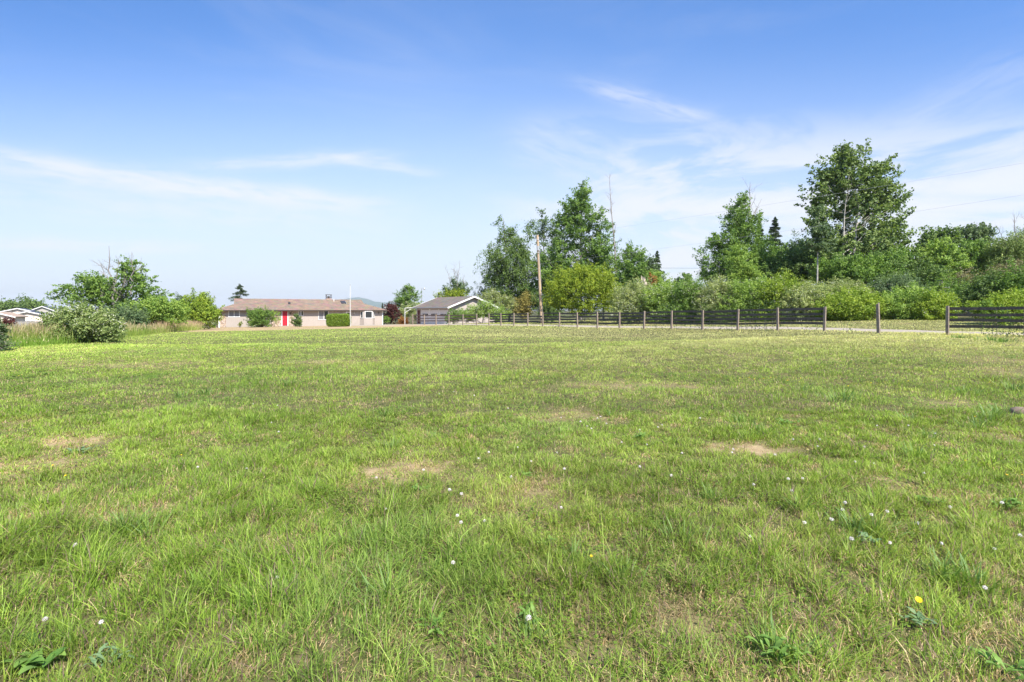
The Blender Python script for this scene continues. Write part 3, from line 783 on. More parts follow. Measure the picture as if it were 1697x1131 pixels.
def fence_post(x, y, h, seed, lean=(0, 0), r=0.052, yaw=0.0, parent=None, name='post', tp=0.0):
    rg = np.random.default_rng(seed); z = Hs(x, y); b = MB()
    hts = np.array([-.25, .2, .6, h - .02, h + .0])
    for k, zz in enumerate(hts): pass
    w = np.array([1.0, 1.0, .98, .97, .86]) * r
    rings = []
    for zz, ww in zip(hts, w):
        cx, cy = x + lean[0] * zz, y + lean[1] * zz
        a = yaw + np.array([math.pi*.25, math.pi*.75, math.pi*1.25, math.pi*1.75])
        zt = np.full(4, zz)
        if zz >= h: zt = zt + np.array([tp, 0, 0, tp])
        rings.append(np.stack([cx + ww*1.41*np.cos(a), cy + ww*1.41*np.sin(a), z + zt], 1))
    n = len(rings); i, j = np.meshgrid(np.arange(n - 1), np.arange(4), indexing='ij')
    b.add(np.concatenate(rings), np.stack([i*4+j, i*4+(j+1)%4, (i+1)*4+(j+1)%4, (i+1)*4+j], -1).reshape(-1, 4)); b.add(rings[-1], [(0, 1, 2, 3)])
    return b.build(name, M['post'], parent)
fyaw = math.atan2(FD[1], FD[0])
def board_fence(label, pts, heights, rails, mat_rail, seed, skip=()):
    f = thing('board_fence', label, 'fence', (*pts[len(pts)//2], Hs(*pts[len(pts)//2])))
    rg = np.random.default_rng(seed)
    for k, (x, y) in enumerate(pts):
        a = pts[min(k + 1, len(pts) - 1)]; c = pts[max(k - 1, 0)]
        fence_post(x, y, heights[k], seed + k, rg.normal(0, .016, 2), .051, math.atan2(a[1] - c[1], a[0] - c[0]), f)
        if k == len(pts) - 1: continue
        x2, y2 = pts[k + 1]; z1, z2 = Hs(x, y), Hs(x2, y2)
        d = np.array([x2 - x, y2 - y]); d /= np.linalg.norm(d); nn = np.array([-d[1], d[0]]) * 0.088
        if nn[1] < 0: nn = -nn
        for r_i, hh in enumerate(rails):
            if (k, r_i) in skip: continue
            h1 = hh * heights[k] / 1.26 + rg.normal(0, .012); h2 = hh * heights[k + 1] / 1.26 + rg.normal(0, .012)
            b = MB(); wobble_box(b, (x - d[0]*.03 + nn[0], y - d[1]*.03 + nn[1], z1 + h1), (x2 - d[0]*.045 + nn[0], y2 - d[1]*.045 + nn[1], z2 + h2), .018, .062 + rg.normal(0, .004), seed * 31 + k * 7 + r_i)
            b.build('rail', mat_rail, f)
    return f
RAILS = (1.15, .90, .655, .40)
ptsA = [tuple(F0 + FD * (2.44 * k)) for k in range(0, 15)]
board_fence('long dark four rail board fence running past the utility pole to the gap', ptsA, [1.32] * 8 + [1.27] * 7, RAILS, M['rail'], 100, {(6, 2), (3, 0)})
ptsB = []
for px, d in zip((684, 703.5, 722.8, 744, 767, 790), (67.0, 64.9, 62.8, 60.7, 58.7, 56.7)): ptsB.append(tuple(pix(px, 514, d)[:2]))
board_fence('reddish brown board fence in front of the garage doors', ptsB, [1.42, 1.3, 1.3, 1.3, 1.3, 1.3], (1.12, .80, .48), M['rail_red'], 200)
lx, ly = F0 + FD * (2.44 * 15.0)
lone = fence_post(lx, ly, 1.36, 400, (-.035, 0), .06, fyaw, None, 'fence_post', .09)
tag(lone, 'lone weathered fence post leaning in the gap between two board fences', 'post')
ptsC = [tuple(F0 + FD * 2.44 * 16.06), tuple(F0 + FD * 2.44 * 17.06), tuple(F0 + FD * 2.44 * 18.06)]
board_fence('short dark board fence with lichen on its rails, to the right of the leaning post', ptsC, [1.28, 1.28, 1.28], RAILS, M['rail'], 300)
# lichen flecks on the right hand rails live in the rail material; stake at the left edge
p = pix(21, 514, 24.5); b = MB(); z = Hs(p[0], p[1]); b.tube([(p[0], p[1], z - .2), (p[0] - .01, p[1], z + .78)], .022, 5); tag(b.build('fence_stake', M['gutter'], None), 'thin rusty stake standing in the tall yellow grass', 'stake')
# grey board fence in front of the far cream houses
bf = thing('plank_fence', 'weathered grey plank fence in front of the cream houses', 'fence', (*pix(55, 514, 62)[:2], -1.4))
b = MB(); rg = np.random.default_rng(5)
for k, px in enumerate(np.arange(20, 96, 1.15)):
    p = pix(px, 514, 62); z = Hs(p[0], p[1]); b.box((p[0] - .04, p[1], z - .1), (p[0] + .038, p[1] + .02, z + 1.5 + rg.normal(0, .03)))
b.build('boards', M['grey_board'], bf)
# utility pole
ux, uy = pix(898, 514, 58)[:2]; uz = Hs(ux, uy); top = pix(890.5, 390, 58)
up_ = thing('utility_pole', 'tall bare tan wooden utility pole standing behind the board fence', 'utility pole', (ux, uy, uz))
b = MB(); b.tube([(ux, uy, uz - .3), (ux * .5 + top[0] * .5, uy, (uz + top[2]) / 2), top], [.19, .165, .13], 12); b.build('pole', M['pole'], up_)
def pole_at(z): t_ = (z - uz) / (top[2] - uz); return np.array([ux + (top[0] - ux) * t_, uy, z])
for z, s_ in ((top[2] - .55, .0), (top[2] - 2.0, -.1)):
    b = MB(); c = pole_at(z) + (-.02, -.17, 0); b.tube([c + (-.16, 0, .0), c + (0, -.06, .02), c + (.16, 0, 0)], .03, 6); b.tube([c + (-.16, 0, 0), c + (-.16, 0, .16)], [.05, .03], 6); b.build('insulator', M['metal'], up_)
b = MB(); c = pole_at(top[2] - 1.5) + (.02, -.2, 0); b.box(c + (-.1, -.08, -.25), c + (.1, .05, .25)); b.build('switch_box', M['metal'], up_)
b = MB(); b.tube([pole_at(z) + (.09 + .09 * (top[2] - z) / 12, -.12, 0) for z in np.linspace(uz, top[2] - 1.8, 8)], .025, 5); b.build('conduit', M['metal'], up_)
def wire(label, a, c, sag, r=.0055, m='wire'):
    t_ = np.linspace(0, 1, 40)[:, None]; a, c = np.asarray(a, float), np.asarray(c, float)
    p = a * (1 - t_) + c * t_; p[:, 2] -= sag * 4 * t_[:, 0] * (1 - t_[:, 0])
    b = MB(); b.tube(p, r, 5); return tag(b.build('power_line', M[m]), label, 'power line')
wire('upper thin grey power line rising right across the tall maple', pole_at(top[2] - .5) + (0, -.2, 0), pix(1730, 265, 26), .12)
wire('lower thin grey power line passing through the tall maple', pole_at(top[2] - 3.3) + (0, -.2, 0), pix(1730, 318, 27), .18)
wire('dark level wire crossing the gap of sky beside the small conifer', pix(900, 443, 118), pix(1420, 446, 110), .05, .022, 'dark_wire')
# flagpole
fx, fy = pix(581, 514, 66.5)[:2]; fz = Hs(fx, fy)
fp = thing('flagpole', 'slim white flagpole without a flag beside the clipped hedge', 'flagpole', (fx, fy, fz))
b = MB(); b.tube([(fx, fy, fz - .2), (fx, fy, fz + 2.4), (fx, fy, fz + 5.35)], [.042, .038, .024], 8); b.build('pole', M['pole_paint'], fp)
b = MB(); c = np.array([fx, fy, fz + 5.35]); b.tube([c, c + (0, 0, .05), c + (0, 0, .12), c + (0, 0, .16)], [.02, .07, .07, .02], 8); b.build('finial', M['metal'], fp)
b = MB(); b.tube([(fx - .1, fy - .05, fz + .9), (fx - .085, fy - .05, fz + 5.2)], .008, 4); b.build('rope', M['white'], fp)
# street lamp behind the garage
sx, sy = pix(699, 514, 100)[:2]; sz = Hs(sx, sy); tp_ = pix(699, 478.5, 100)[2]
sl_ = thing('street_lamp', 'thin street lamp rising behind the roof of the grey garage', 'street lamp', (sx, sy, sz))
b = MB(); b.tube([(sx, sy, sz - .2), (sx, sy, tp_)], [.12, .09], 6); b.tube([(sx, sy, tp_), (sx + .25, sy, tp_ + .12), (sx + .5, sy, tp_ + .1)], .03, 5); b.build('pole', M['metal'], sl_)
b = MB(); b.tube([(sx + .5, sy, tp_ + .14), (sx + .5, sy, tp_), (sx + .5, sy, tp_ - .12), (sx + .5, sy, tp_ - .2)], [.08, .16, .2, .1], 8); b.build('lamp_head', M['metal'], sl_)

# ------------------------------------------------------------------ plants
PAL = {
 'dark':   ((0.030, 0.062, 0.022), (0.098, 0.155, 0.046)),
 'maple':  ((0.034, 0.068, 0.028), (0.125, 0.180, 0.066)),
 'mid':    ((0.035, 0.080, 0.020), (0.115, 0.190, 0.045)),
 'light':  ((0.060, 0.120, 0.028), (0.170, 0.250, 0.060)),
 'bright': ((0.058, 0.112, 0.015), (0.170, 0.235, 0.036)),
 'yellow': ((0.062, 0.112, 0.012), (0.178, 0.225, 0.026)),
 'pale':   ((0.072, 0.112, 0.048), (0.215, 0.260, 0.118)),
 'blue':   ((0.030, 0.062, 0.032), (0.095, 0.140, 0.075)),
 'brown':  ((0.090, 0.090, 0.030), (0.190, 0.180, 0.065)),
 'twig':   ((0.075, 0.078, 0.050), (0.150, 0.150, 0.105)),
 'purple': ((0.030, 0.010, 0.012), (0.085, 0.028, 0.026)),
 'rust':   ((0.100, 0.050, 0.018), (0.190, 0.100, 0.035)),
 'sage':   ((0.060, 0.100, 0.038), (0.165, 0.220, 0.090)),
 'conifer':((0.016, 0.036, 0.020), (0.060, 0.095, 0.045)),
 'hedge':  ((0.040, 0.090, 0.015), (0.150, 0.220, 0.035)),
}
LM = {k: leaf_mat('leaves_' + k, *[tuple(q * g * (1.3 if k in ('conifer', 'purple') else 1.78) for q, g in zip(e, (1.22, 1.06, .85))) for e in v], trans=0.18 if k in ('conifer', 'purple') else 0.32) for k, v in PAL.items()}
M['blossom'] = leaf_mat('cream_blossom', (0.42, 0.43, 0.29), (0.68, 0.66, 0.52), 0.2, 0.7, 1.0)

def leaf_quads(b, P, L, rnd, rg, up=0.55, out=None, asp=0.62, droop=0.0, drnd=None):
    """one folded leaf-sized face per point"""
    n = len(P)
    nv = rg.normal(0, 1, (n, 3)); nv /= np.linalg.norm(nv, axis=1)[:, None]
    nv[:, 2] += up
    if out is not None: nv += out * 0.7
    nv /= np.linalg.norm(nv, axis=1)[:, None] + 1e-9
    a = rg.normal(0, 1, (n, 3)); a[:, 2] -= droop
    a -= nv * (a * nv).sum(1)[:, None]; a /= np.linalg.norm(a, axis=1)[:, None] + 1e-9
    c = np.cross(nv, a); L = np.broadcast_to(L, (n,))[:, None]
    v = np.stack([P - a * L * .5, P + c * L * asp * .5 + nv * L * .08, P + a * L * .5, P - c * L * asp * .5 + nv * L * .08], 1)
    b.add(v.reshape(-1, 3), np.arange(n * 4).reshape(n, 4), 0, np.repeat(rnd, 4))

def lobes_world(lobes, d, base):
    out = []
    for px, py, rx, ry in lobes:
        p = pix(px, py, d); s = d / PXF
        out.append((p[0], p[1], p[2], rx * s, min(max((rx + ry) / 2, .6 * rx), 1.3 * ry + rx * .4) * s, ry * s))
    return out
def sample_lobes(W, n, rg, seed, inner=0.42):
    w = np.array([l[3] * l[5] for l in W]) ** .9; k = rg.choice(len(W), n, p=w / w.sum())
    L = np.array(W)[k]
    d = rg.normal(0, 1, (n, 3)); d /= np.linalg.norm(d, axis=1)[:, None]
    r = rg.random(n) ** inner
    wob = 0.62 + 0.78 * vnoise(d[:, 0] * 2.3 + k * 9.1 + seed, d[:, 2] * 2.3 + d[:, 1] * 1.7, seed)
    return L[:, :3] + d * (r * wob)[:, None] * L[:, 3:6], d, k

def limb(b, p0, p1, r0, r1, rg, sides=4, n=5, lift=.25):
    p0, p1 = np.asarray(p0, float), np.asarray(p1, float); L = np.linalg.norm(p1 - p0)
    mid = (p0 + p1) / 2 + np.array([0, 0, -lift * L * .3]) + rg.normal(0, .05 * L, 3)
    t = np.linspace(0, 1, n)[:, None]
    b.tube(p0 * (1 - t) ** 2 + 2 * mid * t * (1 - t) + p1 * t ** 2, np.linspace(r0, r1, n), sides, cap=False)
def bare(b, p, d, L, r, depth, rg, spread=.5):
    """a bare, forking branch"""
    n = 5; pts = [np.array(p, float)]; dd = np.array(d, float); dd /= np.linalg.norm(dd)
    for _ in range(n - 1):
        dd = dd + rg.normal(0, .10, 3); dd[2] += .03; dd /= np.linalg.norm(dd); pts.append(pts[-1] + dd * L / (n - 1))
    b.tube(pts, np.linspace(r, r * .45, n), 5 if depth > 1 else 4, cap=False)
    if depth <= 0: return
    for k in range(rg.integers(3, 5)):
        t = rg.uniform(.35, 1.0); q = pts[min(int(t * (n - 1)), n - 1)]
        nd = dd + rg.normal(0, spread, 3); nd[2] += .15
        bare(b, q, nd, L * rg.uniform(.4, .7), r * .45, depth - 1, rg, spread)

SEED = [1000]
def tree(name, label, cat, d, base, lobes, n, leaf, pal, bark='bark', trunk=.16, group=None, stems=1, limbs=26, cl=42, csize=None, up=.5, droop=0.0,
         trunk_top=None, lo=.15, blossom=0.0, dead=(), sink=.15, trunk_px=None, crown='crown', wood='trunk', inner=.42, dens=2.0, flat=.65, spray=2.2, rise=.45, gap=.40, front=.2, back=0.0):
    SEED[0] += 1; rg = np.random.default_rng(SEED[0]); n = int(n * dens); leaf = leaf * 1.32
    bx = (base - 848.5) / PXF * d; bz = Hs(bx, d)
    t = thing(name, label, cat, (bx, d, bz), group)
    W = lobes_world(lobes, d, bz); W = [(w[0], w[1] + back, *w[2:]) for w in W]
    nC = max(8, int(n / cl)); C, D, K = sample_lobes(W, int(nC * 1.7), rg, SEED[0], inner)
    gs = 2.6 / (np.mean([w[3] + w[5] for w in W]) + .2)
    op = vnoise(C[:, 0] * gs + SEED[0], C[:, 2] * gs * 1.3 + C[:, 1] * gs * .8, SEED[0] + 5)
    sel = np.argsort(-(op * gap + rg.uniform(0, .4, len(op))))[:nC]; sel = sel[op[sel] > gap * .6]; C, D, K = C[sel], D[sel], K[sel]; nC = len(C)
    C[:, 2] = np.maximum(C[:, 2], H(C[:, 0], C[:, 1]) + .12)
    if csize: csize *= .78
    if csize is None: csize = .8 * 0.17 * math.sqrt(sum(w[3] * w[5] for w in W) / len(W)) + leaf * 1.2
    tone = np.clip(.45 + rg.normal(0, .16, nC) + .25 * (vnoise(C[:, 0] * .9 + 5, C[:, 2] * .9 + C[:, 1] * .7, SEED[0]) - .5), 0, 1)
    cr = csize * rg.uniform(.6, 1.35, nC)
    k = np.repeat(np.arange(nC), cl); N = len(k)
    # every cluster is a leafy spray: it runs outwards and up (or hangs) from a twig
    sd = D * np.array([1, 1, .75]) + np.array([0, 0, rise]) + rg.normal(0, .38, (nC, 3)); sd /= np.linalg.norm(sd, axis=1)[:, None]
    ss = rg.random(N) ** .85 * 1.5 - .5
    off = rg.normal(0, 1, (N, 3)) * np.array([1, 1, flat]); off /= (1 + .12 * np.linalg.norm(off, axis=1))[:, None]
    P = C[k] + (sd[k] * (ss * spray)[:, None] + off * (.62 - .30 * ss)[:, None]) * cr[k][:, None]
    if droop: P[:, 2] -= np.abs(rg.normal(0, 1, N)) * droop * cr[k]
    P[:, 2] = np.maximum(P[:, 2], H(P[:, 0], P[:, 1]) + .03)
    o = D[k] * .6 + off * .5
    b = MB(); leaf_quads(b, P, leaf * rg.uniform(.6, 1.3, N), np.clip(tone[k] + rg.normal(0, .17, N), 0, 1), rg, up, o, .70, droop)
    b.build(crown, LM[pal], t)
    # trunk(s) and limbs
    b = MB(); zt = max(w[2] + w[5] * .55 for w in W) if trunk_top is None else pix(0, trunk_top, d)[2]
    tw = max(W, key=lambda w: w[2] + w[5]); tx = tw[0]
    paths = []
    for s in range(stems):
        sx_ = bx + (rg.normal(0, .25) * (s > 0)) * (1 + trunk * 3); ex = tx * .75 + bx * .25 + rg.normal(0, .3) * (s > 0) * 3 * trunk * 4
        if trunk_px: sx_, ex = [(q - 848.5) / PXF * d for q in trunk_px[s]]
        m = 9; tt = np.linspace(0, 1, m); zz = bz - .2 + (zt - bz + .2) * tt
        wob = np.cumsum(rg.normal(0, .05 * trunk * 4, (m, 2)), 0) * tt[:, None]
        path = np.stack([sx_ + (ex - sx_) * tt ** 1.3 + wob[:, 0], np.full(m, d) + wob[:, 1] + (s % 2) * .3, zz], 1)
        rr = trunk * (1 - .88 * tt ** 1.1) * (1.25 - .25 * sstep(tt, 0, .08)); b.tube(path, rr, 8, cap=False); paths.append((path, rr))
    for q in rg.choice(nC, min(limbs, nC), replace=False):
        path, rr = paths[rg.integers(len(paths))]
        zh = C[q, 2] - rg.uniform(.5, 1.0) * math.hypot(C[q, 0] - bx, C[q, 1] - d) * .9
        f = np.clip((zh - path[0, 2]) / (path[-1, 2] - path[0, 2]), lo, .95)
        p0 = np.array([np.interp(f * 8, np.arange(9), path[:, a]) for a in range(3)]); r0 = np.interp(f * 8, np.arange(9), rr) * .5
        limb(b, p0, C[q], max(r0, .02), .012, rg)
    b.build(wood, M[bark], t)
    if dead:
        b = MB()
        for (x0, y0), (x1, y1), r in dead:
            a, c = pix(x0, y0, d - front), pix(x1, y1, d - front); L = np.linalg.norm(c - a)
            n_ = 8; tt = np.linspace(0, 1, n_)[:, None]; pts = a * (1 - tt) + c * tt + rg.normal(0, .018 * L, (n_, 3)) * np.sin(tt * 3.1)
            b.tube(pts, np.linspace(r, r * .18, n_), 6, cap=False)
            for _ in range(9):
                f = rg.uniform(.25, .95); q = pts[int(f * (n_ - 1))]
                bare(b, q, np.array([rg.normal(0, .7), rg.normal(0, .5), .75]), L * rg.uniform(.12, .30), r * (1 - f) * .45 + .008, 1, rg)
        b.build('dead_branches', M['dead_wood'], t)
    if blossom:
        nb = int(nC * 3 * blossom); q = rg.choice(nC, nb, p=None); keep = (D[q, 2] > -.3)
        q = q[keep]; cpos = C[q] + D[q] * cr[q][:, None] * .75 + rg.normal(0, 1, (len(q), 3)) * cr[q][:, None] * .5
        cpos[:, 2] += .04
        kk = np.repeat(np.arange(len(q)), 9); PB = cpos[kk] + rg.normal(0, 1, (len(kk), 3)) * np.array([1, 1, .6]) * leaf * .9
        b = MB(); leaf_quads(b, PB, leaf * rg.uniform(.35, .75, len(kk)), rg.random(len(kk)), rg, .9, None, .8); b.build('blossom', M['blossom'], t)
    return t
def shrub(name, label, d, base, lobes, n, leaf, pal, **kw):
    kw.setdefault('gap', .14); kw.setdefault('spray', 2.3); kw.setdefault('rise', .7); kw.setdefault('trunk', .035); kw.setdefault('stems', 4); kw.setdefault('limbs', 14); kw.setdefault('lo', .05)
    return tree(name, label, kw.pop('cat', 'shrub'), d, base, lobes, n, leaf, pal, crown='foliage', wood='stem', **kw)
def conifer(name, label, d, base, top_py, half_px, pal='conifer', group=None, dens=1.0, base_py=None, lean=0.0, open_=0.0, whorl=.42, cat='conifer'):
    SEED[0] += 1; rg = np.random.default_rng(SEED[0])
    bx = (base - 848.5) / PXF * d; bz = Hs(bx, d); zt = pix(base, top_py, d)[2]; Hh = zt - bz; Rr = half_px * d / PXF
    z0 = bz + Hh * .06 if base_py is None else pix(base, base_py, d)[2]
    t = thing(name, label, cat, (bx, d, bz), group)
    b = MB(); tb = MB(); tb.tube([(bx, d, bz - .2), (bx + lean * .5, d, bz + Hh * .5), (bx + lean, d, zt)], [.035 * Hh * .45 + .02, .02 * Hh * .4 + .01, .01], 7, cap=False)
    z = z0; P = []; 
    while z < zt - .05:
        f = (z - z0) / (zt - z0); L0 = Rr * (1 - f) ** .8 * (.55 + .45 * min(1, f * 6 + .4))
        for _ in range(max(3, int(rg.integers(6, 9) * dens))):
            if rg.random() < open_: continue
            a = rg.uniform(0, 6.283); L = L0 * rg.uniform(.5, 1.2) + .06
            n_ = max(6, int(L / .05 * 1.6)); s = np.linspace(.12, 1, n_)
            zz = z + L * (rg.uniform(-.02, .2) * s - .34 * s ** 2 + .14 * s ** 3) + rg.normal(0, .12 * whorl)
            px_ = bx + lean * f + np.cos(a) * L * s; py_ = d + np.sin(a) * L * s
            wdt = .22 * L * (1 - s * .75) + .02
            for rep in range(3):
                P.append(np.stack([px_ - np.sin(a) * wdt * rg.normal(0, 1, n_), py_ + np.cos(a) * wdt * rg.normal(0, 1, n_), zz - np.abs(rg.normal(0, .05, n_)) * (1 + L)], 1))
            if L > .25: tb.tube([(bx + lean * f, d, z), (bx + lean * f + np.cos(a) * L * .8, d + np.sin(a) * L * .8, z - .12 * L)], [.03, .008], 4, cap=False)
        z += .5 * whorl * (1.15 - .6 * f) * rg.uniform(.7, 1.2) * (Hh / 9) ** .4
    P = np.concatenate(P); lf = .06 + .015 * Hh
    leaf_quads(b, P, lf * rg.uniform(.7, 1.5, len(P)), np.clip(rg.normal(.45, .22, len(P)), 0, 1), rg, .4, None, .34, .6)
    b.build('crown', LM[pal], t); tb.build('trunk', M['bark'], t)
    return t

# --- left side
conifer('young_conifer', 'small dark conifer cut by the left edge, at the corner of the lawn', 20.5, -7, 520, 27, 'blue', None, 1.0, 575, whorl=.3)
shrub('flowering_shrub', 'rounded shrub with whitish blossom between the yellow grass and the dead topped tree', 26, 137,
      [(137, 548, 54, 20), (106, 540, 26, 20), (168, 545, 30, 18), (132, 526, 34, 13), (98, 556, 18, 13), (160, 532, 22, 12), (188, 556, 14, 10)], 17000, .072, 'sage', blossom=.4)
tree('spreading_tree', 'wide spreading tree with bare dead branches rising from its crown', 'tree', 46, 195,
     [(135, 478, 40, 14), (115, 492, 22, 10), (160, 463, 30, 13), (190, 474, 42, 22), (222, 455, 26, 14), (248, 478, 32, 15), (268, 492, 16, 9), (210, 492, 55, 22), (150, 500, 45, 16), (226, 507, 40, 16), (218, 438, 11, 8), (245, 462, 20, 8)],
     13000, .13, 'mid', 'dead_wood', .20, limbs=60, lo=.1, csize=.42, stems=2, flat=.4, rise=.15, front=1.2, dens=1.45, gap=.36,
     dead=(((188, 505), (181, 408), .085), ((192, 470), (198, 425), .045), ((184, 470), (162, 430), .04), ((218, 490), (219, 418), .06), ((188, 510), (213, 456), .055), ((172, 505), (166, 470), .04)))
shrub('dusky_shrub', 'dull green shrub under the right side of the spreading tree', 37, 208, [(208, 528, 24, 16), (192, 535, 18, 12), (225, 533, 18, 13)], 5000, .085, 'blue')
shrub('broad_shrub', 'broad mid green shrub behind the pinkish tall grass', 43.5, 255, [(255, 520, 40, 18), (230, 523, 28, 16), (286, 522, 22, 16), (262, 510, 26, 12)], 11000, .10, 'light', csize=.34)
shrub('upright_shrub', 'bright green bushy shrub with upright shoots at the left end of the house', 60, 330,
      [(332, 522, 28, 20), (318, 508, 15, 13), (333, 500, 12, 14), (347, 520, 17, 18), (312, 525, 16, 16), (342, 505, 10, 10)], 12000, .12, 'bright', csize=.34,
      dead=())
shrub('dark_far_tree', 'small dark bluish treetop peeping beside the bright upright shrub', 82, 299, [(299, 500, 6, 9), (296, 506, 6, 7)], 900, .16, 'blue', cat='tree')
for lab, px, py, rx, ry, dd in (('low far tree furthest left above the cream gables', 12, 512, 20, 8, 200), ('far tree with a tall rounded top behind the cream gables', 38, 507, 17, 9, 210), ('far tree sloping down towards the taupe gable', 57, 511, 13, 7, 205)):
    tree('distant_tree', lab, 'tree', dd, px, [(px, py, rx, ry), (px + 3, py + 6, rx, ry)], 2600, .5, 'dark', trunk=.2, group='far trees on the left skyline')
conifer('distant_conifer', 'tiny far conifer beside the taupe gable', 210, 92, 505, 3.2)
conifer('distant_conifer', 'tiny far conifer left of the spreading tree', 215, 104, 509, 4)
shrub('red_bush', 'reddish bush in front of the cream house at the left edge', 60, 16, [(16, 536, 8, 5), (10, 538, 6, 5)], 900, .12, 'purple')
# --- around the house
conifer('layered_conifer', 'dark layered conifer standing behind the tan roof', 96, 398, 470, 19, 'conifer', None, .8, 500, open_=.15, whorl=.8)
shrub('wall_shrub', 'large rounded shrub against the house wall beside the window', 70.5, 428, [(427, 529, 15, 13), (434, 521, 13, 8), (421, 521, 11, 8), (430, 536, 18, 7)], 9000, .09, 'mid', csize=.26)
shrub('airy_shrub', 'loose airy small tree left of the red door', 71.5, 449, [(452, 523, 10, 7), (446, 531, 9, 7), (456, 529, 7, 6)], 1100, .09, 'light', csize=.25, cat='small tree')
shrub('cone_shrub', 'neat conical shrub right of the red door', 71.5, 493, [(493, 535, 8, 6), (493, 529, 6, 6), (493, 524, 3, 3)], 3200, .07, 'dark', csize=.16)
shrub('corner_shrub', 'tiny dark shrub at the left corner of the house', 70, 356, [(355, 538, 6, 4)], 700, .06, 'dark', csize=.12)
shrub('flower_clump', 'pale flowering clump at the foot of the bright upright shrub', 68, 343, [(344, 538, 8, 3)], 700, .07, 'pale', csize=.12, cat='plant', blossom=.8)
shrub('weed_clump', 'pale weed clump at the foot of the wall below the paired window', 70, 398, [(398, 537, 4, 4)], 350, .06, 'yellow', csize=.10, cat='plant')
def clipped_hedge():
    SEED[0] += 1; rg = np.random.default_rng(SEED[0]); d = 66.8
    x0, x1 = (542.5 - 848.5) / PXF * d, (580.5 - 848.5) / PXF * d; zb = Hs((x0 + x1) / 2, d); zt = pix(0, 520.5, d)[2]
    t = thing('clipped_hedge', 'box clipped bright green hedge in front of the house beside the flagpole', 'hedge', ((x0 + x1) / 2, d, zb))
    n = 30000; e = 5.0
    u = rg.uniform(-1, 1, (n, 3)); nrm = (np.abs(u) ** e).sum(1) ** (1 / e); u = u / nrm[:, None] * (rg.random(n) ** .16)[:, None]
    c = np.array([(x0 + x1) / 2, d, (zb + zt) / 2]); h = np.array([(x1 - x0) / 2, .8, (zt - zb) / 2])
    P = c + u * h + rg.normal(0, .03, (n, 3)); P[:, 2] += .09 * (vnoise(P[:, 0] * 2, P[:, 1] * 2, 4) - .5)
    b = MB(); leaf_quads(b, P, .10 * rg.uniform(.6, 1.3, n), np.clip(rg.normal(.5, .22, n), 0, 1), rg, .5); b.build('foliage', LM['hedge'], t)
    b = MB()
    for k in range(9): p = np.array([x0 + (x1 - x0) * (k + .5) / 9, d, zb]); b.tube([p - (0, 0, .1), p + (rg.normal(0, .05), 0, .7), p + (rg.normal(0, .1), 0, 1.3)], [.03, .025, .01], 5, cap=False)
    b.build('stem', M['bark'], t)
clipped_hedge()
tree('purple_tree', 'small purple leaved tree between the house and the garage', 'tree', 88, 649, [(648, 518, 11, 11), (652, 526, 9, 10), (643, 525, 8, 9), (650, 510, 7, 5)], 5200, .12, 'purple', trunk=.07, limbs=14, csize=.32)
shrub('low_shrub', 'small green shrub at the foot of the purple tree', 86, 639, [(638, 532, 7, 6)], 1100, .09, 'mid', csize=.2)
tree('rounded_tree', 'rounded green tree rising between the house and the garage', 'tree', 98, 677, [(677, 497, 17, 13), (676, 486, 10, 9), (668, 504, 10, 10), (689, 503, 8, 9), (677, 478, 4, 4)], 7000, .14, 'mid', trunk=.12, csize=.42)
shrub('pale_shrub', 'pale cream flowered shrub below the rounded green tree', 90, 676, [(672, 519, 12, 11), (686, 512, 14, 8), (692, 522, 12, 10)], 6500, .10, 'pale', csize=.34, blossom=.3)
shrub('brown_shrub', 'low reddish brown shrub under the pale flowered shrub', 86, 669, [(669, 533, 9, 6)], 1700, .09, 'rust', csize=.22)
for lab, px, tp, w_ in (('tiny dark conifer on the skyline right of the house roof', 634, 502, 4), ('tiny dark conifer on the skyline above the purple tree', 645, 499, 5)):
    conifer('distant_conifer', lab, 230, px, tp, w_)
shrub('yellow_shrub', 'yellow green shrub peeping over the garage roof', 97, 748, [(748, 490, 13, 7), (765, 488, 10, 7), (728, 492, 8, 5)], 2600, .13, 'yellow', csize=.38)
tree('bare_topped_tree', 'small dark tree with bare stems reaching above it behind the garage', 'tree', 104, 755, [(752, 476, 13, 12), (766, 479, 12, 11), (744, 484, 9, 8), (757, 490, 14, 8)], 4200, .16, 'blue', trunk=.11, csize=.45,
     dead=(((751, 482), (737, 440), .07), ((755, 480), (752, 434), .07), ((758, 480), (762, 431), .07), ((768, 478), (770, 455), .05)))
shrub('gable_shrub', 'white flowered shrub covering the lower garage gable', 70, 800, [(799, 517, 22, 12), (778, 523, 20, 9), (824, 521, 18, 10), (806, 510, 12, 7)], 13000, .085, 'light', csize=.32, blossom=.45)
shrub('gable_shrub', 'low dark green shrub at the corner of the garage behind the reddish fence', 69, 757, [(757, 522, 13, 8), (748, 528, 9, 8)], 3500, .08, 'mid', csize=.25)
shrub('pale_shrub', 'pale blossoming shrub behind the right end of the garage roof', 84, 828, [(830, 503, 26, 14), (812, 494, 20, 10), (848, 510, 18, 12)], 8000, .11, 'pale', csize=.42, blossom=.35)
shrub('brown_bush', 'olive brown bush left of the utility pole', 66, 871, [(870, 508, 16, 15), (872, 498, 11, 10), (865, 516, 14, 12)], 6000, .09, 'brown', csize=.3)
shrub('sparse_shrub', 'thin sparse sapling between the garage ridge and the drooping tree', 90, 800, [(800, 478, 12, 16), (793, 490, 12, 10), (806, 465, 6, 8)], 900, .13, 'blue', csize=.4, cat='small tree', trunk=.05)
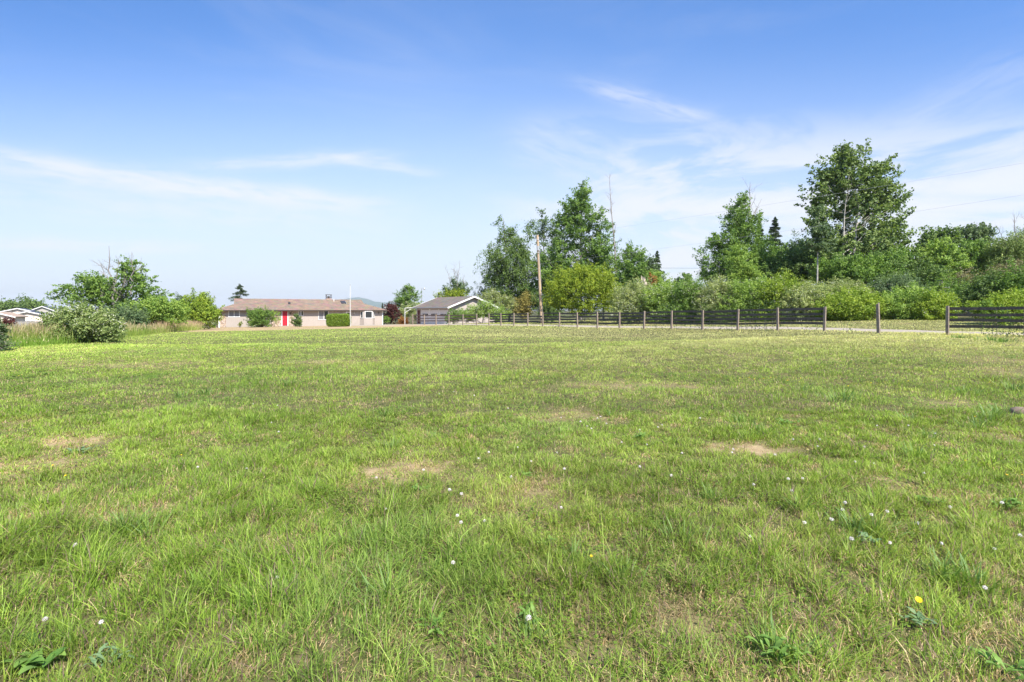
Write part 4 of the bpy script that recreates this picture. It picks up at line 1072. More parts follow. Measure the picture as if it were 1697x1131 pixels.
# --- the tree group at the pole
tree('drooping_tree', 'dark drooping tree left of the utility pole', 'tree', 86, 845,
     [(845, 430, 38, 42), (823, 442, 26, 34), (868, 452, 20, 38), (838, 386, 11, 17), (873, 378, 9, 15), (855, 402, 20, 24), (828, 472, 28, 28), (865, 482, 24, 24), (845, 495, 30, 18), (828, 366, 4, 6), (884, 366, 5, 5)],
     22000, .17, 'dark', trunk=.24, limbs=40, csize=.62, droop=.5, rise=-.9)
shrub('pole_shrub', 'mid green undergrowth shrub at the foot of the utility pole', 66, 905, [(905, 510, 22, 18), (890, 500, 14, 14), (915, 522, 18, 10)], 6000, .10, 'dark', csize=.36)
tree('thin_tree', 'thin open crowned tree just right of the pole top', 'tree', 92, 905, [(908, 372, 15, 12), (916, 387, 15, 12), (914, 404, 18, 14), (897, 353, 4, 6), (900, 390, 12, 10), (905, 430, 20, 16)], 3600, .2, 'blue', trunk=.15, csize=.6, limbs=30)
tree('tall_tree', 'tallest leafy tree of the group right of the utility pole', 'tree', 80, 962,
     [(966, 322, 15, 15), (952, 345, 22, 18), (975, 362, 28, 22), (948, 395, 28, 26), (988, 415, 28, 26), (925, 425, 26, 22), (962, 450, 40, 28), (915, 450, 24, 22), (1002, 385, 14, 18), (935, 365, 14, 10), (965, 308, 5, 5)],
     17000, .20, 'mid', 'bark', .24, limbs=60, csize=.62)
sn = thing('dead_tree', 'tall bare dead tree standing out above the leafy tree group', 'dead tree', (*pix(1021, 514, 77)[:2], Hs(*pix(1021, 514, 77)[:2])))
rg = np.random.default_rng(71); b = MB(); q0 = pix(1022, 525, 77); q0[2] = Hs(q0[0], q0[1]) - .2; tt = np.linspace(0, 1, 12)[:, None]; q1 = pix(1012, 288, 77)
pts = q0 * (1 - tt) + q1 * tt; pts[:, 0] += np.sin(tt[:, 0] * 5) * .22; b.tube(pts, np.linspace(.19, .015, 12), 7, cap=False); b.build('trunk', M['bark'], sn)
for k in range(16):
    b = MB(); f = rg.uniform(.45, .98); p = np.array([np.interp(f * 11, np.arange(12), pts[:, a]) for a in range(3)])
    bare(b, p, (rg.normal(0, .6), rg.normal(0, .4), 1.1), rg.uniform(1.0, 2.6) * (1.3 - f), .05 * (1.25 - f), 1, rg); b.build('branch', M['dead_wood'], sn)
shrub('golden_bush', 'large golden green bush right of the utility pole', 58, 965,
      [(965, 482, 52, 30), (945, 468, 34, 22), (992, 468, 36, 24), (925, 497, 24, 20), (1015, 494, 22, 22), (968, 452, 24, 12), (970, 508, 50, 16)], 26000, .105, 'yellow', gap=.0, csize=.42, up=.8, flat=.45)
tree('leaning_tree', 'green tree in front of the dead tree, its crown lit on the right', 'tree', 71, 1040, [(1042, 440, 22, 26), (1052, 422, 15, 16), (1060, 460, 20, 24), (1032, 478, 28, 24), (1048, 490, 26, 20)], 12000, .15, 'mid', trunk=.16, csize=.46)
tree('small_tree', 'small grey green tree between the leaning tree and the dark conifer', 'tree', 76, 1077, [(1074, 438, 10, 14), (1080, 455, 12, 13), (1072, 470, 14, 14)], 3600, .16, 'blue', trunk=.1, csize=.45)
tree('small_tree', 'low bright round tree right behind the broken stump', 'tree', 68, 1092, [(1090, 472, 16, 15), (1084, 460, 10, 10), (1098, 482, 12, 10)], 4500, .13, 'light', trunk=.1, csize=.4)
conifer('dark_conifer', 'pointed dark conifer at the right end of the pole tree group', 92, 1089, 414, 19, 'conifer', None, .9, 490, open_=.1, whorl=.75)
# broken stump and rusty stalk
sp = pix(1068, 525, 63); sz = Hs(sp[0], sp[1]); b = MB(); rg = np.random.default_rng(4); s = []
hts = [sz - .2, pix(0, 505, 63)[2], pix(0, 485, 63)[2], pix(0, 470, 63)[2], pix(0, 462, 63)[2]]; cx = [1071, 1070.5, 1069, 1067.5, 1065.5]; rr = [.42, .40, .36, .33, .24]
sides = 12; rings = []
for k in range(5):
    a = np.arange(sides) / sides * 6.283; r = rr[k] * (1 + .18 * rg.normal(0, .6, sides)); zz = np.full(sides, hts[k]) + (rg.uniform(-.35, .45, sides) if k == 4 else 0)
    rings.append(np.stack([(cx[k] - 848.5) / PXF * 63 + r * np.cos(a), 63 + r * np.sin(a), zz], 1))
i, j = np.meshgrid(np.arange(4), np.arange(sides), indexing='ij')
b.add(np.concatenate(rings), np.stack([i*sides+j, i*sides+(j+1)%sides, (i+1)*sides+(j+1)%sides, (i+1)*sides+j], -1).reshape(-1, 4)); b.add(rings[-1] - (0, 0, .15), [list(range(sides))])
tag(b.build('broken_stump', M['stump']), 'pale broken tree stump rising out of the flowering hedge', 'tree stump')
tree('withered_sapling', 'rusty withered sapling beside the broken stump', 'sapling', 64, 1081, [(1081, 462, 4, 10), (1079, 474, 5, 8)], 500, .11, 'rust', 'dead_wood', .06, csize=.22, limbs=12)
tree('woodland_tree', 'dense green tree filling in behind the utility pole and the golden bush', 'tree', 84, 915, [(905, 455, 26, 30), (925, 445, 26, 30), (945, 470, 34, 34), (895, 485, 22, 26), (920, 490, 34, 24)], 12000, .18, 'mid', trunk=.18, csize=.55, gap=.15)
tree('woodland_tree', 'green tree closing the gap between the tall leafy tree and the bare dead tree', 'tree', 83, 1000, [(1000, 430, 22, 26), (985, 455, 28, 28), (1015, 462, 28, 28), (1008, 488, 34, 24)], 10000, .17, 'mid', trunk=.16, csize=.5, gap=.2)
tree('woodland_tree', 'low leafy tree to the right of the bare dead tree, behind the broken stump', 'tree', 78, 1062, [(1055, 455, 20, 22), (1070, 470, 24, 22), (1050, 482, 26, 20), (1090, 488, 24, 16)], 8000, .15, 'mid', trunk=.14, csize=.45, gap=.2)
for lab, px, py, rx, ry in (('far small tree on the left in the gap of sky right of the dark conifer', 1124, 470, 6, 7), ('far taller tree in the gap of sky, left of the pyramid shaped tree', 1138, 462, 8, 10)):
    tree('distant_tree', lab, 'tree', 150, px, [(px, py, rx, ry), (px, py + 8, rx, ry)], 900, .4, 'blue', trunk=.12, csize=.7)
# --- hedge of separate shrubs behind the drive
HEDGE = [
 ('whitest flowering shrub of the hedge, below the golden bush', 47.5, 1050, [(1055, 496, 30, 20), (1036, 507, 22, 18), (1070, 505, 24, 20), (1052, 520, 34, 14)], 'pale', .55),
 ('grey green flowering shrub just right of the broken stump', 46, 1103, [(1103, 496, 28, 18), (1118, 506, 24, 18), (1095, 516, 28, 16)], 'light', .5),
 ('dark gapped shrub under the far small trees', 44.5, 1145, [(1142, 492, 22, 18), (1155, 503, 24, 20), (1140, 516, 26, 14)], 'mid', .25),
 ('cream flowered shrub under the pyramid shaped tree', 43, 1192, [(1190, 494, 26, 20), (1205, 505, 24, 18), (1182, 513, 26, 16)], 'pale', .5),
 ('yellow green shrub under the right side of the pyramid shaped tree', 41, 1245, [(1245, 494, 30, 20), (1228, 504, 24, 20), (1258, 512, 28, 18)], 'light', .2),
 ('yellowest shrub of the hedge, left of the pale trunk', 39.5, 1293, [(1292, 490, 26, 20), (1308, 500, 24, 20), (1285, 511, 28, 18)], 'bright', .15),
 ('pale flowering shrub below the pale birch trunk', 38, 1338, [(1335, 500, 24, 20), (1350, 508, 20, 18), (1328, 515, 24, 16)], 'pale', .5)]
for lab, d_, px, lb, pal, bl in HEDGE:
    shrub('hedge_shrub', lab, d_, px, [(a, b_ - 5, c_ * 1.08, e_ * 1.12) for a, b_, c_, e_ in lb] + [(px, 526, 38, 13)], 16000, .085, pal, group='shrubs of the hedge behind the drive', gap=.28, spray=2.8, csize=.33, blossom=bl)
# --- the right hand wood
tree('pyramid_tree', 'pyramid shaped bright green tree with a bare dead top', 'tree', 60, 1222,
     [(1222, 442, 50, 34), (1214, 402, 36, 32), (1226, 366, 25, 26), (1222, 342, 14, 16), (1192, 450, 28, 28), (1262, 446, 28, 28), (1242, 402, 28, 28), (1233, 330, 7, 8), (1175, 458, 14, 18), (1225, 475, 62, 18), (1190, 405, 12, 10), (1200, 425, 40, 28), (1255, 470, 44, 20), (1240, 375, 22, 22)],
     24000, .14, 'mid', trunk=.2, csize=.46, limbs=30, gap=.14, dead=(((1241, 400), (1243, 302), .10), ((1240, 375), (1262, 330), .05)))
tree('woodland_tree', 'leafy tree linking the pyramid shaped tree with the pointed conifer', 'tree', 64, 1278, [(1278, 425, 26, 24), (1290, 445, 28, 24), (1268, 455, 26, 22), (1300, 462, 30, 18)], 10000, .14, 'mid', trunk=.14, csize=.42, gap=.2)
tree('woodland_tree', 'dense tree behind the pale birch trunk', 'tree', 60, 1355, [(1350, 425, 26, 22), (1368, 440, 24, 24), (1340, 452, 28, 20), (1362, 462, 34, 16)], 10000, .14, 'dark', trunk=.14, csize=.42, gap=.15)
tree('woodland_tree', 'broad tree closing the wood behind the olive tree at the right', 'tree', 62, 1640, [(1635, 430, 32, 22), (1610, 440, 30, 22), (1660, 445, 32, 22), (1580, 450, 28, 20), (1625, 465, 60, 16)], 13000, .15, 'mid', trunk=.16, csize=.45, gap=.15)
tree('pale_sapling', 'paler feathery young tree in front of the pyramid shaped tree', 'tree', 50, 1228, [(1228, 438, 22, 24), (1232, 458, 28, 20), (1224, 420, 12, 12)], 7000, .10, 'light', trunk=.08, csize=.34)
conifer('dark_conifer', 'dark pointed conifer just right of the pyramid shaped tree', 74, 1284, 358, 26, 'conifer', None, .9, 470, open_=.15, whorl=.7)
conifer('dark_conifer', 'half hidden dark conifer behind the top of the pyramid shaped tree', 78, 1258, 360, 18, 'conifer', None, .9, 470, whorl=.7)
tree('undergrowth_tree', 'dark low tree filling the gap left of the pale birch', 'tree', 57, 1312, [(1310, 438, 32, 22), (1334, 424, 22, 20), (1298, 456, 38, 20), (1335, 452, 26, 22)], 11000, .14, 'dark', trunk=.14, csize=.45)
tree('undergrowth_tree', 'small open topped tree above the dark low tree, right of the pointed conifer', 'tree', 70, 1318, [(1318, 405, 10, 10), (1326, 415, 12, 10), (1308, 415, 10, 8)], 1300, .18, 'blue', trunk=.1, csize=.5)
tree('birch_tree', 'slim birch with a pale trunk left of the tall maple', 'tree', 44, 1354, [(1352, 388, 13, 13), (1358, 372, 11, 12), (1364, 408, 14, 13), (1345, 410, 9, 9), (1350, 352, 8, 8)], 3000, .13, 'blue', 'pale_bark', .10, limbs=28, csize=.34, trunk_px=((1353, 1356),))
tree('tall_maple', 'tallest tree, a dark maple with two pale trunks', 'tree', 52, 1404,
     [(1430, 298, 54.1, 40), (1405, 268, 29.1, 22), (1382, 290, 14.6, 14), (1438, 262, 25.0, 20), (1465, 272, 27.0, 22), (1486, 300, 22.9, 22), (1488, 338, 33.3, 24), (1518, 350, 12.5, 7), (1510, 328, 10.4, 7), (1376, 325, 22.9, 24), (1368, 358, 18.7, 16), (1435, 348, 62.4, 30), (1448, 398, 56.2, 30), (1496, 392, 33.3, 26), (1396, 398, 33.3, 24), (1498, 425, 29.1, 20), (1486, 258, 9.4, 9), (1415, 248, 7.3, 7), (1447, 246, 6.2, 7), (1510, 370, 14.6, 6), (1450, 425, 74.9, 32), (1385, 430, 35.4, 26), (1495, 440, 41.6, 24)],
     32000, .21, 'maple', 'pale_bark', .22, stems=2, limbs=70, csize=.50, trunk_px=((1393, 1402), (1408, 1432)), lo=.35, trunk_top=330, up=.35, cl=36, rise=.75, dens=1.4, gap=.52, spray=2.4, back=1.5)
tree('understorey_tree', 'low leafy tree hiding the feet of the maple trunks', 'tree', 49, 1432, [(1435, 448, 46, 20), (1478, 446, 34, 20), (1385, 445, 32, 22), (1420, 462, 60, 16), (1490, 430, 20, 14)], 17000, .13, 'mid', trunk=.14, csize=.42, limbs=30)
tree('woodland_tree', 'dark round topped tree right of the tall maple', 'tree', 58, 1553, [(1556, 393, 22, 12), (1540, 402, 16, 14), (1574, 400, 14, 13), (1550, 415, 24, 14), (1527, 412, 10, 8)], 6000, .17, 'dark', trunk=.16, csize=.46)
tree('woodland_tree', 'thin see through tree on the skyline between the round topped tree and the grey willow', 'tree', 60, 1615, [(1614, 382, 20, 12), (1630, 392, 16, 13), (1600, 395, 15, 12), (1620, 405, 20, 10), (1622, 372, 8, 5)], 2800, .18, 'blue', trunk=.14, csize=.5, limbs=40)
tree('woodland_tree', 'yellow green tree below the dark round topped tree', 'tree', 51, 1560, [(1560, 422, 26, 18), (1545, 436, 28, 18), (1580, 438, 22, 18), (1555, 455, 34, 16)], 11000, .13, 'light', trunk=.13, csize=.4)
tree('woodland_tree', 'olive tree left of the pale bare brush', 'tree', 53, 1606, [(1606, 422, 24, 18), (1618, 436, 20, 16), (1596, 440, 20, 16), (1608, 455, 26, 14)], 8000, .14, 'mid', trunk=.13, csize=.4)
tree('woodland_tree', 'low dark tree between the maple and the yellow green tree', 'tree', 46, 1520, [(1520, 452, 34, 18), (1500, 465, 30, 14), (1545, 466, 26, 14)], 9000, .12, 'dark', trunk=.12, csize=.38)
tree('grey_willow', 'soft grey green tree with bare twigs above it at the right edge', 'tree', 50, 1682, [(1678, 408, 24, 20), (1662, 422, 18, 16), (1700, 402, 22, 20), (1690, 425, 24, 16), (1650, 430, 12, 10)], 12000, .10, 'sage', trunk=.15, csize=.42, droop=.7, limbs=40,
     dead=(((1684, 420), (1680, 355), .06), ((1695, 415), (1702, 345), .06), ((1668, 420), (1655, 378), .05)))
shrub('bare_brush', 'pale twiggy half bare brush below the soft grey green tree', 45, 1668, [(1668, 455, 26, 12), (1690, 448, 18, 12), (1645, 462, 16, 10)], 3200, .09, 'twig', csize=.36, limbs=60, bark='dead_wood')
shrub('bare_brush', 'brownish half bare brush under the olive tree', 44, 1602, [(1602, 466, 14, 12), (1612, 478, 14, 10), (1590, 478, 10, 10)], 2600, .085, 'twig', csize=.32, limbs=40, bark='dead_wood')
shrub('thicket_shrub', 'dark leafy shrub filling the right edge above the board fence', 34, 1692, [(1690, 462, 22, 24), (1702, 480, 26, 26), (1680, 490, 22, 22)], 9000, .095, 'mid', csize=.34)
shrub('thicket_shrub', 'broad dark shrub rising behind the left post of the right hand fence', 35.5, 1642, [(1645, 474, 26, 20), (1625, 490, 22, 20), (1660, 492, 28, 22), (1612, 500, 16, 16)], 11000, .09, 'dark', csize=.33)
shrub('thicket_shrub', 'low yellow green shrub leaning over the top rail at the right edge', 29, 1672, [(1680, 500, 24, 9), (1655, 506, 26, 9), (1700, 496, 16, 10), (1635, 512, 20, 8), (1668, 518, 40, 14)], 9000, .075, 'bright', csize=.26)
conifer('young_conifer', 'young light green conifer with open tiers between brambles and dark shrub', 38.5, 1561, 452, 22, 'light', None, .7, 508, open_=.25, whorl=.55)
BR = [
 ('bluish grey bramble mound behind the gap in the fence, left of the leaning post', 40, 1390, [(1388, 482, 30, 14), (1410, 490, 26, 14), (1372, 492, 20, 12)], 9000, 'pale', .2),
 ('dull green bramble mound above the leaning post', 40, 1487, [(1485, 478, 28, 18), (1505, 484, 24, 16), (1465, 486, 20, 14)], 9000, 'blue', .1),
 ('brightest yellow green bramble directly in the fence gap', 36, 1415, [(1412, 508, 44, 22), (1385, 515, 24, 16), (1440, 512, 28, 18), (1412, 524, 50, 11)], 16000, 'bright', .05),
 ('tall fresh green bramble right of the leaning post', 36, 1500, [(1500, 500, 36, 22), (1478, 510, 26, 18), (1522, 512, 28, 20), (1500, 524, 50, 12)], 15000, 'light', .05),
 ('dark tall bramble behind the leaning post', 43, 1470, [(1470, 490, 40, 24), (1440, 500, 30, 20), (1510, 498, 36, 22)], 12000, 'dark', .0),
 ('dull leafy thicket closing the view behind the young light conifer', 43, 1585, [(1580, 488, 40, 24), (1610, 502, 34, 22), (1555, 505, 34, 20)], 13000, 'mid', .0),
 ('low leafy bramble beside the left post of the right hand fence', 34.5, 1548, [(1546, 505, 22, 20), (1560, 514, 22, 16), (1540, 524, 30, 12)], 9000, 'bright', .05)]
for lab, d_, px, lb, n_, pal, bl in BR:
    shrub('bramble', lab, d_, px, lb, n_, .08, pal, group='brambles behind the drive', gap=.26, csize=.30, blossom=bl, cat='bramble')
def fence_vine(label, s0, s1, n, seed, pal, hmax):
    rg = np.random.default_rng(seed); s = rg.uniform(s0, s1, n); dens = fbm(s, s * 0, 1.6, seed, 3)
    hgt = rg.random(n) ** .8 * hmax * (0.35 + 1.0 * sstep(dens, .35, .6)); fv = rg.normal(.26, .10, n)
    x, y = F0[0] + FD[0] * s + FN[0] * fv, F0[1] + FD[1] * s + FN[1] * fv
    keep = dens + rg.normal(0, .08, n) > .46; x, y, hgt = x[keep], y[keep], hgt[keep]
    t = thing('fence_bramble', label, 'bramble', (x.mean(), y.mean(), Hs(x.mean(), y.mean())))
    P = np.stack([x, y, H(x, y) + hgt], 1); b = MB(); leaf_quads(b, P, .07 * rg.uniform(.6, 1.4, len(P)), np.clip(rg.normal(.4, .25, len(P)), 0, 1), rg, .3); b.build('foliage', LM[pal], t)
    b = MB()
    for k in range(0, len(P), 90):
        q = P[k]; z = Hs(q[0], q[1]); b.tube([(q[0], q[1], z - .05), (q[0] + rg.normal(0, .1), q[1], z + hgt[k] * .6), q], [.012, .009, .004], 4, cap=False)
    b.build('stem', M['bark'], t)
fence_vine('dark bramble growing through the rails of the long fence below the yellow shrubs', 22.5, 35.5, 5200, 8, 'dark', 1.25)
fence_vine('bramble creeping up the middle of the short fence at the right', 40.2, 43.9, 3600, 9, 'mid', 1.2)
fence_vine('bramble tangled in the long fence below the golden bush', 9.5, 18, 1800, 12, 'dark', 1.0)

# ------------------------------------------------------------------ grass
M['blade'] = blade_mat('grass_blades', 0.38)
def blades(b, x, y, z, h, w, yaw, lean, col, segs, tipc=None, curl=None, face=None):
    n = len(x); dirx, diry = np.cos(yaw), np.sin(yaw)
    fa = yaw + math.pi / 2 + (face if face is not None else 0)
    wx, wy = np.cos(fa), np.sin(fa)
    ts = {3: (0, .42, .78, 1), 2: (0, .58, 1), 1: (0, 1)}[segs]; ws = {3: (.8, 1, .65, 0), 2: (.9, .8, 0), 1: (1, 0)}[segs]
    V = []; 
    for t, k in zip(ts, ws):
        ox = h * lean * t ** 1.7; oz = h * t * np.sqrt(np.maximum(1 - (lean * .75 * t) ** 2, .08))
        cx, cy, cz = x + dirx * ox, y + diry * ox, z + oz
        if k > 0:
            V += [np.stack([cx - wx*w*k/2, cy - wy*w*k/2, cz], 1), np.stack([cx + wx*w*k/2, cy + wy*w*k/2, cz], 1)]
        else: V.append(np.stack([cx, cy, cz], 1))
    m = len(V); V = np.stack(V, 1).reshape(-1, 3); base = (np.arange(n) * m)[:, None]
    C = np.repeat(col, m, 0)
    for s in range(segs - 1):
        pass
    quads = np.concatenate([base + np.array([[2*s, 2*s+1, 2*s+3, 2*s+2]]) for s in range(segs - 1)]) if segs > 1 else None
    tri = base + np.array([[m - 3, m - 2, m - 1]])
    off = b.n
    if quads is not None:
        b.add(V, quads, 0, C); b.f.append(tri + off); b.m.append(np.zeros(n, np.int32)); b.sm.append(np.zeros(n, bool))
    else: b.add(V, tri, 0, C)

GREEN_D, GREEN_M, GREEN_Y, GREEN_B = np.array((.090, .165, .020)), np.array((.225, .315, .040)), np.array((.410, .460, .098)), np.array((.190, .290, .110))
STRAW, STRAW_D, PURP = np.array((.54, .43, .24)), np.array((.40, .26, .13)), np.array((.24, .16, .12))
def sod(rg, n, d0, d1, half, pw):
    """positions in the view sector, thinning out with distance"""
    g = np.linspace(d0, d1, 4000); pdf = g * np.minimum(1, (4.0 / g) ** pw); cdf = np.cumsum(pdf); cdf /= cdf[-1]
    d = np.interp(rg.random(n), cdf, g); s = rg.uniform(-1, 1, n); x = s * (d * 1.06 + half); return x, d
def turf(rg, x, y, dry, lush, far):
    """colour of each blade from the state of the turf where it grows"""
    n = len(x); r = rg.random(n)
    hue = fbm(x, y * .8, 1.1, 61, 4); hue2 = fbm(x, y, .28, 63, 3)
    k = np.clip(r * .55 + hue * .5 + hue2 * .35 - .2, 0, 1)
    c = np.where((k < .5)[:, None], lerp(GREEN_D, GREEN_M, k * 2), lerp(GREEN_M, GREEN_Y, np.clip(k * 2 - 1, 0, 1)))
    c = lerp3(c, GREEN_D * 1.3, lush * .24)
    blue = sstep(fbm(x, y * .8, 2.3, 67, 3), .55, .72) * .45; c = lerp3(c, GREEN_B, blue)
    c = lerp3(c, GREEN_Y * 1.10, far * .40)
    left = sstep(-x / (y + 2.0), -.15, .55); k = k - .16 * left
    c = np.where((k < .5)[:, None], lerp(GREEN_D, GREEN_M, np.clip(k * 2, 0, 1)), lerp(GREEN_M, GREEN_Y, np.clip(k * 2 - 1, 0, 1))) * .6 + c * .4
    st = rg.random(n) < (.21 - .05 * left + .72 * dry - .10 * lush)
    sc = lerp(STRAW_D, STRAW, rg.random(n)); c = np.where(st[:, None], sc, c)
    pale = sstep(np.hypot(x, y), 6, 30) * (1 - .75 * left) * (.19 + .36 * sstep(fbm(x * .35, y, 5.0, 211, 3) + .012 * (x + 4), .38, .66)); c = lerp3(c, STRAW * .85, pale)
    br = rg.random(n) < .11 * (1 - far); c = np.where(br[:, None], PURP * .8, c)
    clump = sstep(fbm(x, y * .8, .75, 301, 4, .62), .40, .62)
    c = c * (1.16 - .20 * clump * (1 - .35 * far))[:, None]
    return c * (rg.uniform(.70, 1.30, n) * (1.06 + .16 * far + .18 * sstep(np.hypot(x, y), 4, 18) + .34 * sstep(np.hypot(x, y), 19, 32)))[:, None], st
def lerp3(a, b, t): return a * (1 - t[:, None]) + b * t[:, None]
def lawn_ok(x, y):
    u, v = house_uv(x, y); ok = ~((v > -.3) & (u > -1) & (u < HL + 1)); fu, fv = fence_uv(x, y)
    g = np.stack([x - GC[0], y - GC[1]], 1); gu, gv = g @ GU, g @ GV
    ok &= ~((gu > -.3) & (gu < GW + .3) & (gv > -.3) & (gv < GLN + .3)); ok &= fv < 20
    return ok
gz_rg = np.random.default_rng(2024)
gm = MB()
for d0, d1, n, segs, pw in ((1.25, 8.0, 680000, 3, 1.0), (8.0, 24.0, 620000, 2, 1.3), (24.0, 84.0, 560000, 1, 1.45)):
    x, y = sod(gz_rg, n, d0, d1, 2.6 if d0 < 8 else 3.2, pw)
    ok = lawn_ok(x, y); x, y = x[ok], y[ok]
    if d0 > 8:
        ok = ~on_drive(x, y, .84); x, y = x[ok], y[ok]
    dry, lush = dryness(x, y), np.clip(blobs(LUSH, x, y, 55) + .5 * sstep(fbm(x, y * .8, 2.6, 91, 4), .5, .68), 0, 1)
    u_, v_ = house_uv(x, y); thin = gz_rg.random(len(x)) > dry * (.18 + .62 * (v_ > -38) * (u_ > -12) * (u_ < 31))
    x, y, dry, lush = x[thin], y[thin], dry[thin], lush[thin]
    n = len(x); r = np.hypot(x, y); far = sstep(r, 9, 38)
    tuft = sstep(fbm(x, y, .33, 21, 3, .6), .56, .74)
    near = 1 - sstep(y, 2.4, 7.5)
    h = (.026 + .032 * gz_rg.random(n)) * (1 + .75 * near + .55 * lush + .8 * tuft * (.4 + .6 * near)) * (1 - .55 * dry)
    h *= 1 + (1 - far) * (1.25 * sstep(fbm(x, y, .17, 401, 3, .6), .30, .72) - .48)
    fu, fv = fence_uv(x, y); edge_ = np.exp(-(fv / .22) ** 2) * (fu > 0) + .6 * np.exp(-((fv - .9) / .25) ** 2) * (fu > 0)
    h *= 1 + 1.6 * edge_ * (y > 15)
    tall = gz_rg.random(n) < .030 * (1 - far) * (.3 + lush); h = np.where(tall, h * gz_rg.uniform(1.3, 2.1, n), h)
    w = (.0021 + .0026 * gz_rg.random(n)) * np.maximum(1, r / 4.2) ** .68
    w *= np.where(tuft > .6, 1.25, 1.0) * (1 + .5 * sstep(r, 20, 34))
    yaw0 = fbm(x, y, 1.5, 14, 3) * 14.0; yaw = np.where(gz_rg.random(n) < .30, yaw0 + gz_rg.normal(0, .8, n), gz_rg.uniform(0, 6.283, n))
    lean = np.clip(gz_rg.normal(.55, .28, n), .02, 1.15); lay = gz_rg.random(n) < .26 + .35 * dry; lean = np.where(lay, gz_rg.uniform(.9, 1.25, n), lean)
    # thatch showing in small scraps between the tufts
    micro = sstep(fbm(x, y, .15 + .010 * r, 501, 4, .6), .52, .68) * (1 - .55 * lush) * (1 - .7 * far)
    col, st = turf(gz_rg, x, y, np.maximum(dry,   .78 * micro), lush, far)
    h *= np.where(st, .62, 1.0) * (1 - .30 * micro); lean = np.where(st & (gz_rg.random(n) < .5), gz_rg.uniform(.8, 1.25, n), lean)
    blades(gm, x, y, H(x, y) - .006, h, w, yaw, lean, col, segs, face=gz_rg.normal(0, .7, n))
# seed stems among the near blades
n = 5200; x, y = sod(gz_rg, n, 1.3, 13.0, 2.6, .9); pz_ = sstep(fbm(x, y, 1.4, 131, 3), .44, .62); k = gz_rg.random(n) < pz_; x, y = x[k], y[k]; n = len(x)
hh = gz_rg.uniform(.09, .20, n); yw = gz_rg.uniform(0, 6.283, n); ln = np.clip(gz_rg.normal(.35, .18, n), 0, .9); zz = H(x, y)
blades(gm, x, y, zz, hh, np.full(n, .0022) * np.maximum(1, y / 4), yw, ln, lerp(STRAW * .6, GREEN_M, gz_rg.random(n)), 2)
tx = x + np.cos(yw) * hh * ln * .62; ty = y + np.sin(yw) * hh * ln * .62
blades(gm, tx, ty, zz + hh * .74, hh * .32, .006 * np.maximum(1, y / 4.5), yw, ln, lerp(PURP, STRAW * .8, gz_rg.random(n)), 2)
# coarse broad tufts
TUFTS = [(1385, 668, 1.3), (1400, 660, 1.2), (1640, 700, 1.5), (1655, 690, 1.3), (1620, 712, 1.1), (1240, 715, 1.1), (1265, 722, .9), (1225, 700, .9), (640, 690, .8), (300, 660, .9), (340, 655, 1.0), (480, 640, 1.0), (1010, 690, .9),
         (1500, 700, 1.1), (1540, 730, 1.0), (1520, 760, 1.0), (1680, 648, 1.3), (1600, 655, 1.1), (1330, 648, .9), (650, 745, .9), (720, 730, .8), (1120, 900, .9), (870, 1075, .8), (640, 1000, 1.1), (1560, 960, 1.0), (1450, 890, 1.0), (1410, 880, .9), (1620, 980, 1.0), (480, 1000, .9), (210, 885, 1.2), (250, 890, 1.0), (700, 905, .9), (1290, 1095, 1.1), (1660, 570, 1.3), (1640, 566, 1.2), (1590, 562, 1.0), (400, 930, .8), (950, 930, .8), (1030, 960, .9), (1180, 830, .8), (1330, 850, .9)]
for px, py, s in TUFTS:
    cx, cy = unproject(px, py); n = int(46 * s); a = gz_rg.uniform(0, 6.283, n); rr_ = np.abs(gz_rg.normal(0, .075 * s, n)) * max(1, cy / 6)
    x, y = cx + np.cos(a) * rr_, cy + np.sin(a) * rr_
    blades(gm, x, y, H(x, y) - .01, gz_rg.uniform(.11, .23, n) * s * .9, gz_rg.uniform(.005, .009, n) * max(1, cy / 6), a + gz_rg.normal(0, .5, n), np.clip(gz_rg.normal(.6, .25, n), .05, 1.1),
           lerp(lerp(GREEN_D, GREEN_M, gz_rg.random(n)), np.broadcast_to(GREEN_B * 1.15, (n, 3)), gz_rg.random(n) * .7), 3, face=gz_rg.normal(0, .5, n))
# small round leaves of clover between the blades
n = 60000; x, y = sod(gz_rg, n, 1.3, 14.0, 2.6, 1.2); k = gz_rg.random(n) < sstep(fbm(x, y, .9, 171, 4), .50, .66); x, y = x[k], y[k]; n = len(x)
for q in range(3):
    a = gz_rg.uniform(0, 6.283, n); L = gz_rg.uniform(.009, .018, n) * np.maximum(1, y / 6); z = H(x, y) + gz_rg.uniform(.02, .060, n)
    ex, ey = np.cos(a + q * 2.09), np.sin(a + q * 2.09); p = np.stack([x, y, z], 1); e = np.stack([ex, ey, np.full(n, .25)], 1) * L[:, None]; f_ = np.stack([-ey, ex, np.zeros(n)], 1) * L[:, None] * .62
    V = np.stack([p, p + e * .6 + f_, p + e * 1.15, p + e * .6 - f_], 1).reshape(-1, 3)
    gm.add(V, np.arange(n * 4).reshape(n, 4), 0, np.repeat(lerp(GREEN_D * 1.1, GREEN_M, gz_rg.random(n)), 4, 0))
lawn = tag(gm.build('grass', M['blade']), 'mown patchy lawn of green and straw coloured grass', 'grass', None, 'stuff')

